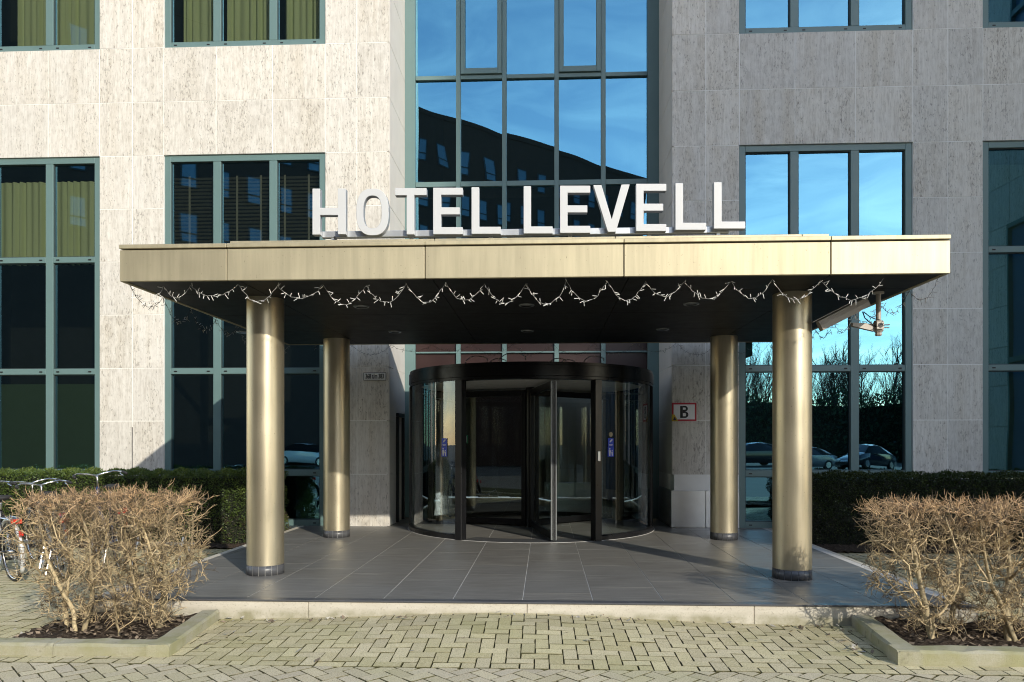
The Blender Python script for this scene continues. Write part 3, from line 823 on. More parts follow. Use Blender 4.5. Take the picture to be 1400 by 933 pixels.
f.bbox(XZ(436, 318)[0], XZ(1000, 310)[0], SY + 0.082, SY + 0.15, za - 0.052, za + 0.012, 0.004)
for px in (452, 560, 670, 780, 890, 985):
    x = XZ(px, 318)[0]; f.bbox(x - 0.02, x + 0.02, SY + 0.09, SY + 0.14, 3.606, za - 0.05, 0.003)
part(f, 'rail', M['silver'], sign)
f = MB(); f.tube([(XZ(455, 320)[0], SY + 0.06, za - 0.055), (XZ(462, 326)[0], SY + 0.02, 3.607)], 0.012, 6); part(f, 'cable', M['rubber'], sign)

# ================================================================== REVOLVING DOOR
DX, DY, DR = -0.24, 12.48, 2.0
door = thing('revolving_door', 'black framed revolving glass door drum in the entrance recess', 'door', (DX, DY, PLAT))
Z0, ZG, ZD = PLAT, 2.505, 2.745
f = MB()
bp = [(DR - 0.16, ZG), (DR + 0.02, ZG), (DR + 0.02, ZG + 0.04), (DR + 0.035, ZG + 0.045), (DR + 0.035, ZD - 0.045), (DR + 0.02, ZD - 0.04), (DR + 0.02, ZD), (0.001, ZD)]
f.smooth = True
for q in range(len(bp) - 1): f.lathe(bp[q:q + 2], DX, DY, 96)
part(f, 'drum_band', M['black_gloss'], door)
f = MB(); f.lathe([(0.001, ZG + 0.02), (DR - 0.16, ZG + 0.02)], DX, DY, 64); o = part(f, 'drum_ceiling', M['grey_int'], door)
f = MB()
for a, r in ((-35, 1.2), (0, 1.5), (35, 1.2), (80, 1.3), (-80, 1.3), (180, 1.2), (15, 0.8)):
    x, y = DX + r * math.sin(R(a)), DY - r * math.cos(R(a)); f.lathe([(0.001, ZG + 0.012), (0.04, ZG + 0.012), (0.05, ZG + 0.019)], x, y, 16)
part(f, 'ceiling_spot', M['led'], o, root=door)
def arc_pt(a, r=DR): return DX + r * math.sin(a), DY - r * math.cos(a)
for a0, a1 in ((-127, -31.5), (31, 127)):
    f = MB(); f.smooth = True; f.lathe([(DR, Z0 + 0.07), (DR, ZG)], DX, DY, 40, R(a0), R(a1)); part(f, 'curved_glass', M['door_glass'], door)
    f = MB(); f.lathe([(DR - 0.05, Z0 + 0.002), (DR + 0.035, Z0 + 0.002), (DR + 0.035, Z0 + 0.06), (DR + 0.012, Z0 + 0.075), (DR - 0.05, Z0 + 0.075)], DX, DY, 40, R(a0), R(a1)); part(f, 'base_rail', M['black_metal'], door)
def post(a, wdt, dep, z0=Z0, z1=ZG, r=DR, name='post', mat='black_metal'):
    f = MB(); f.bbox(-wdt / 2, wdt / 2, -dep / 2, dep / 2, z0, z1, 0.006)
    x, y = arc_pt(R(a), r); f.xform(Matrix.Translation((x, y, 0)) @ Matrix.Rotation(R(a), 4, 'Z')); return part(f, name, M[mat], door)
for a in (-29.6, 29.4): post(a, 0.115, 0.13)
for a in (-78, 78): post(a, 0.035, 0.06)
for a in (-126, 126): post(a, 0.09, 0.12)
f = MB(); f.lathe([(1.62, PLAT + 0.0015), (DR + 0.0, PLAT + 0.0015)], DX, DY, 64, R(-29), R(29)); part(f, 'threshold_plate', M['tile_ring'], door)
f = MB(); f.smooth = True; f.lathe([(DR + 0.04, PLAT + 0.001), (DR + 0.04, PLAT + 0.004), (DR + 0.055, PLAT + 0.004), (DR + 0.055, PLAT + 0.001)], DX, DY, 64, R(-90), R(90)); part(f, 'floor_trim', M['grout'], door)
f = MB(); f.smooth = True; f.lathe([(0.075, Z0), (0.075, ZG + 0.02)], DX, DY, 24); part(f, 'centre_post', M['black_metal'], door)
for a in (11, 131, 251):
    f = MB(); L = 1.93; z0, z1 = Z0 + 0.02, ZG - 0.02
    f.bbox(-0.03, 0.03, -L, -L + 0.085, z0, z1, 0.004); f.bbox(-0.03, 0.03, -0.16, -0.08, z0, z1, 0.004)
    f.bbox(-0.03, 0.03, -L + 0.086, -0.161, z0, z0 + 0.10, 0.004); f.bbox(-0.03, 0.03, -L + 0.086, -0.161, z1 - 0.10, z1, 0.004)
    mt = Matrix.Translation((DX, DY, 0)) @ Matrix.Rotation(R(a), 4, 'Z')
    f.xform(mt); o = part(f, 'door_leaf', M['black_metal'], door)
    f = MB(); f.quad((0, -L + 0.07, z0 + 0.08), (0, -0.14, z0 + 0.08), (0, -0.14, z1 - 0.08), (0, -L + 0.07, z1 - 0.08)); f.xform(mt); part(f, 'leaf_glass', M['door_glass'], o, root=door)
    f = MB(); f.bbox(-0.045, 0.045, -L - 0.0, -L + 0.012, z0, z1, 0.003); f.xform(mt); part(f, 'edge_seal', M['bike_grey'] if a == 11 else M['rubber'], o, root=door)
x, y = arc_pt(R(29.4), DR + 0.07); f = MB(); f.bbox(-0.022, 0.022, -0.008, 0.008, 1.33, 1.47, 0.003); f.xform(Matrix.Translation((x, y, 0)) @ Matrix.Rotation(R(29.4), 4, 'Z')); part(f, 'key_switch', M['silver'], door)

def sticker(a, label, disc):
    x, y = arc_pt(R(a), DR + 0.006)
    mt = Matrix.Translation((x, y, 0)) @ Matrix.Rotation(R(a), 4, 'Z')
    t = thing('pictogram_sticker', label, 'sticker', (x, y, 1.5), 0)
    f = MB(); f.bbox(-0.055, 0.055, -0.003, 0.0, 1.535, 1.66, 0.001); f.bbox(-0.06, 0.06, -0.003, 0.0, 1.39, 1.53, 0.001); f.xform(mt); part(f, 'backing', M['sign_blue'], t)
    f = MB(); y0, y1 = -0.005, -0.0034
    def disc_(cx, cz, r): f.prism([(cx + r * math.cos(q * PI / 8), cz + r * math.sin(q * PI / 8)) for q in range(16)], y0, y1)
    f.prism([(-0.03, 1.60), (-0.005, 1.60), (0.034, 1.635), (0.02, 1.648), (-0.012, 1.628)], y0, y1)
    f.box(-0.035, 0.035, y0, y1, 1.565, 1.572); f.box(-0.028, 0.028, y0, y1, 1.55, 1.556)
    disc_(-0.022, 1.505, 0.013); f.prism([(-0.042, 1.485), (-0.002, 1.485), (-0.006, 1.44), (-0.012, 1.40), (-0.032, 1.40), (-0.038, 1.44)], y0, y1)
    f.prism([(-0.002, 1.485), (0.010, 1.44), (0.004, 1.437), (-0.006, 1.47)], y0, y1)
    disc_(0.026, 1.478, 0.010); f.prism([(0.012, 1.462), (0.040, 1.462), (0.037, 1.43), (0.033, 1.40), (0.019, 1.40), (0.015, 1.43)], y0, y1)
    f.xform(mt); part(f, 'pictogram', M['white_paint'], t)
    if disc:
        f = MB(); f.prism([(0.035 * math.cos(q * PI / 10), 1.715 + 0.035 * math.sin(q * PI / 10)) for q in range(20)], -0.004, 0); f.xform(mt); part(f, 'round_sticker', M['beige'], t)
sticker(-38.5, 'blue and white pictogram sticker on the left curved door glass', False)
sticker(36.8, 'blue and white pictogram sticker under a round beige one on the right curved door glass', True)
t = thing('exit_sign', 'small green exit sign inside behind the left curved glass', 'sign', (-1.55, 14.6, 1.7))
f = MB(); f.bbox(-1.74, -1.52, 14.58, 14.6, 1.58, 1.74, 0.003); part(f, 'plate', M['sign_green'], t)
f = MB(); f.prism([(-1.70, 1.64), (-1.66, 1.68), (-1.66, 1.655), (-1.61, 1.655), (-1.61, 1.63), (-1.66, 1.63), (-1.66, 1.605)], 14.572, 14.579); f.prism([(-1.585, 1.60), (-1.545, 1.60), (-1.545, 1.72), (-1.585, 1.72)], 14.572, 14.579); part(f, 'pictogram', M['white_paint'], t)

# ================================================================== SMALL SIGNS
def text_obj(txt, size, x, y, z, mat, parent, name='lettering', sx=1.0, bold=0.0):
    cu = bpy.data.curves.new('t', 'FONT'); cu.body = txt; cu.size = size; cu.align_x = 'CENTER'; cu.align_y = 'CENTER'; cu.extrude = 0.0008; cu.offset = bold
    o = bpy.data.objects.new('t', cu); COL.objects.link(o)
    dg = bpy.context.evaluated_depsgraph_get(); me = bpy.data.meshes.new_from_object(o.evaluated_get(dg))
    bpy.data.objects.remove(o); bpy.data.curves.remove(cu)
    ob = bpy.data.objects.new(name, me); COL.objects.link(ob); me.materials.clear(); me.materials.append(mat)
    me.transform(Matrix.Diagonal((sx, 1, 1, 1))); me.transform(Matrix.Rotation(PI / 2, 4, 'X'))
    og = ORG[parent.name]; ob.parent = parent; ob.location = (x - og[0], y - og[1], z - og[2]); return ob
ax, az = pt(952, 551, YF); bx_, bz = pt(918.5, 576, YF); 
t = thing('evacuation_sign', 'white board with red border, black letter B and small yellow triangle on the right pier', 'sign', ((ax + bx_) / 2, YF - 0.01, bz))
f = MB(); f.bbox(bx_, ax, YF - 0.012, YF - 0.002, bz, az, 0.002); part(f, 'border', M['red_border'], t)
f = MB(); f.box(bx_ + 0.028, ax - 0.028, YF - 0.0145, YF - 0.012, bz + 0.028, az - 0.028); part(f, 'board', plain('sign_white', (0.88, 0.88, 0.87), 0.4, 0, 0.02), t)
f = MB(); bw, bh, stw = 0.135, 0.20, 0.044; ox, oz = (ax + bx_) / 2 - bw / 2, (az + bz) / 2 - bh / 2; ya_, yb_ = YF - 0.0165, YF - 0.0146
f.box(ox, ox + stw, ya_, yb_, oz, oz + bh)
for zc_, rv, rh in ((oz + 0.054, 0.054, bw), (oz + 0.154, 0.046, bw - 0.008)):
    ro = rv; xs_ = ox + rh - ro; pts = [(ox + stw + 0.0005, zc_ - ro)] + [(xs_ + ro * math.sin(q), zc_ - ro * math.cos(q)) for q in np.linspace(0, PI, 14)] + [(ox + stw + 0.0005, zc_ + ro)]
    ri = ro - 0.027; pin = [(ox + stw + 0.0005, zc_ - ri)] + [(xs_ + (ri + 0.0) * math.sin(q) * 0.62, zc_ - ri * math.cos(q)) for q in np.linspace(0, PI, 14)] + [(ox + stw + 0.0005, zc_ + ri)]
    n_ = len(pts)
    f.add([(x, ya_, z) for x, z in pts] + [(x, ya_, z) for x, z in pin], [(q, q + 1, n_ + q + 1, n_ + q) for q in range(n_ - 1)])
part(f, 'letter', M['black'], t)
f = MB(); f.prism([(bx_ - 0.004, bz - 0.004), (bx_ + 0.105, bz - 0.004), (bx_ + 0.04, bz + 0.11), (bx_ - 0.004, bz + 0.11)], YF - 0.019, YF - 0.016); part(f, 'triangle', M['yellow'], t)
f = MB(); f.prism([(bx_ + 0.015, bz + 0.012), (bx_ + 0.075, bz + 0.012), (bx_ + 0.04, bz + 0.075)], YF - 0.021, YF - 0.0195); part(f, 'triangle_mark', M['black'], t)
ax, az = pt(528, 509.5, YF); bx_, bz = pt(497, 520.5, YF)
t = thing('number_plate', 'small house number plate reading 368 t/m 383 on the left pier', 'sign', ((ax + bx_) / 2, YF - 0.01, bz))
f = MB(); f.bbox(bx_, ax, YF - 0.010, YF - 0.002, bz, az, 0.002); part(f, 'border', M['tile_ring'], t)
f = MB(); f.box(bx_ + 0.008, ax - 0.008, YF - 0.012, YF - 0.010, bz + 0.008, az - 0.008); part(f, 'board', plain('plate_grey', (0.8, 0.79, 0.75), 0.4), t)
text_obj('368 t/m 383', 0.115, (ax + bx_) / 2, YF - 0.0135, (az + bz) / 2, M['black'], t, 'lettering', 0.56, 0.002)

# ================================================================== SECURITY CAMERA
cy = 7.8; cx = wx(1201, cy)
t = thing('security_camera', 'grey beige security camera on a drop arm under the right end of the canopy', 'camera', (cx, cy, CZ0))
f = MB(); f.smooth = True; f.lathe([(0.055, CZ0 + 0.006), (0.055, CZ0 - 0.012), (0.027, CZ0 - 0.016)], cx, cy, 20); f.lathe([(0.025, CZ0 - 0.01), (0.025, 2.84)], cx, cy, 20); part(f, 'drop_arm', M['cam_grey'], t)
f = MB(); f.lathe([(0.001, 2.725), (0.03, 2.73), (0.052, 2.755), (0.055, 2.83), (0.045, 2.855), (0.02, 2.86)], cx, cy, 8)
f.lathe([(0.03, 2.70), (0.036, 2.715), (0.03, 2.73)], cx, cy, 8)
f.bbox(cx - 0.045, cx + 0.03, cy - 0.065, cy - 0.05, 2.76, 2.84, 0.004); part(f, 'joint_block', M['cam_grey'], t)
f = MB(); f.lathe([(0.001, 0), (0.026, 0)], 0, 0, 14); f.xform(Matrix.Translation((cx - 0.008, cy - 0.067, 2.80)) @ Matrix.Rotation(PI / 2, 4, 'X')); part(f, 'knuckle', M['black'], t)
f = MB(); f.tube([(cx + 0.04, cy, 2.81), (cx + 0.115, cy, 2.815)], 0.006, 6); f.tube([(cx + 0.04, cy, 2.785), (cx + 0.11, cy, 2.785)], 0.006, 6); part(f, 'pin', M['steel'], t)
f = MB(); f.prism([(cx - 0.05, 2.745), (cx - 0.05, 2.82), (cx - 0.27, 2.835), (cx - 0.27, 2.80)], cy - 0.025, cy + 0.025); part(f, 'bracket', M['cam_grey'], t)
f = MB()
prof = [(-0.055, -0.05), (0.055, -0.05), (0.062, 0.0), (0.055, 0.052), (0.0, 0.066), (-0.055, 0.052), (-0.062, 0.0)]
vs = []; n = len(prof)
for s, k in ((0, 1.0), (0.40, 1.0), (0.44, 0.9), (0.52, 0.9)):
    for a, b in prof: vs.append((s, a * k, b * k))
fs = [tuple(range(n)), tuple(3 * n + i for i in range(n))]
for q in range(3):
    for i in range(n): j = (i + 1) % n; fs.append((q * n + i, q * n + j, (q + 1) * n + j, (q + 1) * n + i))
f.add(vs, fs)
f.box(-0.05, 0.34, -0.068, 0.068, 0.068, 0.075)
mt = Matrix.Translation((cx - 0.62, cy - 0.06, 2.79)) @ Matrix.Rotation(R(-6), 4, 'Z') @ Matrix.Rotation(R(-27), 4, 'Y')
f.xform(mt); part(f, 'housing', M['cam_grey'], t, fix=True)
f = MB(); f.tube([(cx - 0.16, cy, 2.95), (cx - 0.15, cy - 0.03, 2.88), (cx - 0.10, cy - 0.04, 2.83), (cx - 0.04, cy - 0.03, 2.79)], 0.006, 6)
f.tube([(cx - 0.15, cy, 2.95), (cx - 0.11, cy - 0.03, 2.90), (cx - 0.05, cy - 0.03, 2.87), (cx, cy - 0.03, 2.86)], 0.005, 6); part(f, 'cable', M['rubber'], t)

# ================================================================== FAIRY LIGHT GARLANDS
def garland(anchors, sags, label, spikes=30, pale=True):
    t = thing('light_garland', label, 'fairy lights', anchors[0], group=None)
    w = MB(); l = MB()
    for (a, b), sag in zip(zip(anchors[:-1], anchors[1:]), sags):
        a, b = Vector(a), Vector(b); n = 16; pts = []
        sk = random.uniform(-0.05, 0.05)
        for i in range(n + 1):
            u = i / n; p = a.lerp(b, u); uu = u + sk * u * (1 - u); p.z -= sag * 4 * uu * (1 - uu); p += Vector((random.gauss(0, .004), random.gauss(0, .006), random.gauss(0, .004))) ; pts.append(p)
        w.tube(pts, 0.0019, 4)
        L = (b - a).length + sag; k = max(4, int(spikes * L))
        for i in range(k):
            u = (i + random.random()) / k; q = min(int(u * n), n - 1); p = pts[q].lerp(pts[q + 1], u * n - q)
            d = Vector((random.gauss(0, 1), random.gauss(0, 0.8), random.gauss(-0.2, 1))).normalized()
            w.tube([p, p + d * 0.012], 0.0018, 4, False)
            l.tube([p + d * 0.010, p + d * random.uniform(0.036, 0.058)], [0.0031, 0.0026], 5)
    part(w, 'wire', M['wire'] if pale else M['rubber'], t); part(l, 'bulb', M['led'] if pale else M['shaded_led'], t)['kind'] = 'stuff'  # silhouetted strings get dark copies of wire and bulb, shade in the colour
gy = 7.06; gz = CZ0 - 0.012
pk = [179, 222, 259, 327, 379, 441, 499, 556, 609, 662, 719, 775, 830, 882, 936, 999, 1055, 1121, 1206]
anch = [(wx(p, gy), gy + random.uniform(-.02, .03), gz + random.uniform(-0.012, 0.004)) for p in pk]
garland(anch, [v * 1.12 for v in (0.14, 0.10, 0.10, 0.15, 0.12, 0.17, 0.155, 0.165, 0.15, 0.17, 0.19, 0.17, 0.165, 0.13, 0.15, 0.15, 0.17, 0.17)], 'pale string of fairy lights in swags under the front edge of the canopy')
def side(x, label, n=7):
    a = [(x + random.uniform(-.02, .02), 7.0 + (11.5 - 7.0) * i / n, gz) for i in range(n + 1)]
    garland(a, [random.uniform(0.12, 0.22) for _ in range(n)], label, 28, False)
side(CX0 + 0.05, 'string of fairy lights coloured dark as a silhouette along the left edge of the canopy')
side(CX1 - 0.05, 'string of fairy lights coloured dark as a silhouette along the right edge of the canopy, near the camera')
a = [(CX0 + 0.4 + (CX1 - CX0 - 0.8) * i / 11, 11.55, gz) for i in range(12)]
garland(a, [random.uniform(0.1, 0.2) for _ in range(11)], 'string of fairy lights coloured dark as a silhouette along the back edge of the canopy', 22, False)
# tangle of lights and cable lying on the drum
t = thing('cable_tangle', 'loose loops of pale cable lying on top of the revolving door drum', 'cable', (DX, 11.6, ZD))
for cxx, r in ((-1.05, 0.16), (-0.72, 0.12), (-0.5, 0.2), (0.2, 0.12), (0.35, 0.1), (0.75, 0.15)):
    f = MB(); f.tube([(cxx + r * math.cos(q * .5) * (1 + .2 * math.sin(q)), 11.35 + 0.05 * math.sin(q * .7), ZD + 0.015 + r * .55 * (1 + math.sin(q * .5))) for q in range(13)], 0.007, 5)
    part(f, 'cable_loop', M['wire'], t)

# ================================================================== HEDGES
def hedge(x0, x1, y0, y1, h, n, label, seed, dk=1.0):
    rg = np.random.RandomState(seed)
    t = thing('hedge', label, 'hedge', ((x0 + x1) / 2, (y0 + y1) / 2, 0))
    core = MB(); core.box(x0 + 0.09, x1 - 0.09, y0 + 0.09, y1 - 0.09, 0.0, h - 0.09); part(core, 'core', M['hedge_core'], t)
    f = MB(); vs = []; fs = []; cs = []
    aF, aT, aS = (x1 - x0) * h, (x1 - x0) * (y1 - y0), (y1 - y0) * h * 2
    for i in range(n):
        r = rg.rand() * (aF + aT + aS)
        lump = 0.0
        if r < aF: p = Vector((rg.uniform(x0, x1), y0, h * rg.rand() ** 0.85)); nr = Vector((0, -1, 0.2))
        elif r < aF + aT: p = Vector((rg.uniform(x0, x1), rg.uniform(y0, y1), h)); nr = Vector((0, -0.2, 1))
        else:
            sx = rg.rand() < 0.5; p = Vector((x0 if sx else x1, rg.uniform(y0, y1), h * rg.rand())); nr = Vector((-1 if sx else 1, 0, 0.2))
        lump = 0.015 * math.sin(p.x * 7.1 + p.z * 5) + 0.02 * math.sin(p.x * 17 + p.z * 13 + p.y * 9) + 0.02 * math.sin(p.x * 31 - p.z * 27)
        p += nr * (lump - abs(rg.normal(0, 0.045)))
        d = (nr + Vector(rg.normal(0, 0.75, 3))).normalized()
        s = d.cross(Vector(rg.normal(0, 1, 3))).normalized()
        L, w = rg.uniform(0.022, 0.042), rg.uniform(0.006, 0.011)
        o = len(vs); e = d * L; q = s * w
        vs += [tuple(p - q * .3), tuple(p + e * .5 - q), tuple(p + e), tuple(p + e * .5 + q)]
        fs.append((o, o + 1, o + 2, o + 3))
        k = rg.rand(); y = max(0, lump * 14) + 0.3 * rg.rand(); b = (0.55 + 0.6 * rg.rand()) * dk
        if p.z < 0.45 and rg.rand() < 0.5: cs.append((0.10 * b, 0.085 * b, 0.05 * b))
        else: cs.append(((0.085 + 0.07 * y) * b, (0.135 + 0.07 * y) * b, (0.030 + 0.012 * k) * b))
    f.v = vs; f.f = fs; f.c = cs; f.sm = [False] * len(fs)
    part(f, 'foliage', M['leaf'], t)
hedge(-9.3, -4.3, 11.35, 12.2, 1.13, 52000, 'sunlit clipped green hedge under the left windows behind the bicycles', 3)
hedge(3.98, 9.4, 11.6, 12.3, 1.10, 45000, 'dark shaded clipped hedge under the right windows', 4, 0.42)  # last factor darkens the leaf colour to deepen the shade on this hedge

# ================================================================== BARE SHRUBS (space colonisation)
def shrub(x0, x1, y0, y1, h, trunks, label, seed, natt=1500, twigs=10000):
    rg = np.random.RandomState(seed)
    t = thing('bare_shrub', label, 'shrub', ((x0 + x1) / 2, (y0 + y1) / 2, 0.05))
    cx_, cy_ = (x0 + x1) / 2, (y0 + y1) / 2; hx, hy = (x1 - x0) / 2, (y1 - y0) / 2
    zb = 0.09
    def inside(p):
        u = abs(p[:, 0] - cx_) / hx; v = abs(p[:, 1] - cy_) / hy; w = p[:, 2]
        narrow = np.clip(0.70 + (w - zb) * 0.75, 0, 1.0)
        return ((u / narrow) ** 6 + (v / narrow) ** 6 < 1) & (w < h - 0.05 * (u ** 4 + v ** 4)) & (w > zb)
    att = rg.uniform([x0, y0, zb], [x1, y1, h], (natt * 6, 3)); att = att[inside(att)]
    # keep more near the trimmed top and sides
    wgt = 0.35 + 0.65 * np.clip((att[:, 2] - 0.35) / (h - 0.35), 0, 1)
    att = att[rg.rand(len(att)) < wgt][:natt]
    nodes = []; par = []
    for (bx, by, dx, dy, hh) in trunks:
        st = len(nodes); p = np.array([bx, by, 0.03]); nodes.append(p); par.append(-1)
        n = int(hh / 0.05)
        for i in range(n):
            p = p + np.array([dx, dy, 1.0]) / math.sqrt(dx * dx + dy * dy + 1) * 0.05 + rg.normal(0, 0.006, 3); nodes.append(p.copy()); par.append(len(nodes) - 2)
    nodes = [np.array(q) for q in nodes]; alive = att.copy()
    for it in range(70):
        if len(alive) < 10: break
        N = np.array(nodes)
        d2 = ((alive[:, None, :] - N[None, :, :]) ** 2).sum(2) if len(alive) * len(N) < 3e7 else None
        if d2 is None:
            break
        near = d2.argmin(1); dm = np.sqrt(d2[np.arange(len(alive)), near])
        act = dm < 0.45; new = []
        for k in np.unique(near[act]):
            v = alive[(near == k) & act] - N[k]; v = (v / np.linalg.norm(v, axis=1)[:, None]).sum(0) + rg.normal(0, 0.85, 3); L = np.linalg.norm(v)
            if L < 1e-6: continue
            q = N[k] + v / L * 0.038; new.append((q, int(k)))
        if not new: break
        for q, k in new: nodes.append(q); par.append(k)
        keep = np.ones(len(alive), bool)
        NN = np.array([q for q, _ in new]); dd = np.sqrt(((alive[:, None, :] - NN[None]) ** 2).sum(2)).min(1); keep = dd > 0.055
        alive = alive[keep]
    n = len(nodes); rad = np.zeros(n); kids = [[] for _ in range(n)]
    for i, p in enumerate(par):
        if p >= 0: kids[p].append(i)
    for i in range(n - 1, -1, -1):
        rad[i] = 0.0023 if not kids[i] else (sum(rad[k] ** 2.12 for k in kids[i])) ** (1 / 2.12)
    # long curves: follow the thickest child
    f = MB(); f.smooth = True; vis = [False] * n
    def colr(r, z, j):
        k = min(1, max(0, (r - 0.003) / 0.02)); top = max(0, (z - h + 0.30) / 0.30)
        a = np.array((0.56, 0.435, 0.255)) * (1 - k) + np.array((0.44, 0.36, 0.22)) * k
        a = a * (1 - 0.6 * top) + np.array((0.58, 0.33, 0.17)) * 0.6 * top
        return tuple(a * (0.40 + 1.0 * j))
    order = [i for i in range(n) if par[i] < 0]; stack = list(order)
    while stack:
        i = stack.pop(); path = [par[i], i] if par[i] >= 0 else [i]
        cur = i
        while kids[cur]:
            ks = sorted(kids[cur], key=lambda k: -rad[k]); stack.extend(ks[1:]); cur = ks[0]; path.append(cur)
        if len(path) < 2: continue
        rr = [min(rad[q], rad[i] * 1.0) if par[i] >= 0 else rad[q] for q in path]
        rr = [min(r, 0.034) for r in rr]
        f.col = colr(rr[0], nodes[path[len(path) // 2]][2], rg.rand())
        f.tube([nodes[q] for q in path], rr, 6 if rr[0] > 0.012 else 4 if rr[0] > 0.005 else 3, False)
    part(f, 'branches', M['twig'], t)
    f = MB(); f.smooth = True
    N = np.array(nodes); ok = [i for i in range(n) if nodes[i][2] > 0.1 and rad[i] < 0.012]
    if len(ok):
        for _ in range(twigs):
            i = ok[rg.randint(len(ok))]; p = Vector(nodes[i])
            if math.sin(p.x * 9.3 + seed) * math.sin(p.z * 10.7 + 1.3) + 0.5 * math.sin(p.x * 21 + p.z * 17 + p.y * 8) < -0.12 and p.z < h - 0.16 and rg.rand() < 0.72: continue
            out = Vector(((p.x - cx_) / hx * 0.7, (p.y - cy_) / hy * 0.7, 0.15 + 0.9 * max(0, (p.z - 0.5) / h)))
            d = (out + Vector(rg.normal(0, 0.75, 3))).normalized(); bend = Vector(rg.normal(0, 0.30, 3)) + Vector((0, 0, 0.10))
            L = rg.uniform(0.05, 0.17) * (1.0 if p.z > h - 0.35 else 0.9)
            if p.z + d.z * L > h + 0.02: L *= 0.35
            pts = [p]; q = p
            for _k in range(4):
                d = (d + bend + Vector(rg.normal(0, 0.16, 3))).normalized(); q = q + d * L / 4; pts.append(q)
            f.col = colr(0.002, p.z, rg.rand()) if rg.rand() < 0.74 else (0.12, 0.09, 0.06)
            f.tube(pts, [0.0026, 0.0024, 0.0021, 0.0017, 0.0011], 3, False)
            if rg.rand() < 0.55:
                k2 = (d + Vector(rg.normal(0, 0.8, 3))).normalized(); m_ = pts[2]; m2 = m_ + k2 * L * 0.22
                f.tube([m_, m2, m2 + (k2 + Vector(rg.normal(0, .4, 3))).normalized() * L * .2], [0.0020, 0.0016, 0.0010], 3, False)
    part(f, 'twigs', M['twig'], t)
shrub(-4.30, -2.93, 5.58, 6.52, 1.20, [(-3.22, 6.05, 0.10, 0.0, 0.38), (-3.22, 6.05, -0.62, 0.1, 0.35), (-3.86, 5.92, -0.15, 0.05, 0.25), (-3.80, 5.94, 0.28, 0.0, 0.25), (-3.45, 5.85, -0.2, 0.1, 0.15), (-4.05, 6.1, -.1, .1, .2), (-3.55, 6.25, .1, .1, .3)],
      'bare orange tan bush clipped flat in the left kerbed bed, tallest at its right trunk', 11)
shrub(2.62, 4.85, 5.66, 6.52, 1.14, [(2.98, 5.85, 0.15, 0.05, 0.3), (3.02, 5.9, -0.15, 0.1, 0.3), (3.62, 5.95, 0.0, 0.1, 0.4), (3.66, 5.92, -0.35, 0.0, 0.4), (3.3, 6.2, 0.1, 0.05, 0.35), (4.1, 6.0, 0.1, 0.05, 0.35), (4.45, 6.1, 0.1, 0.0, 0.3)],
      'bare brown bush clipped flat in the right kerbed bed', 23, 2000, 12500)

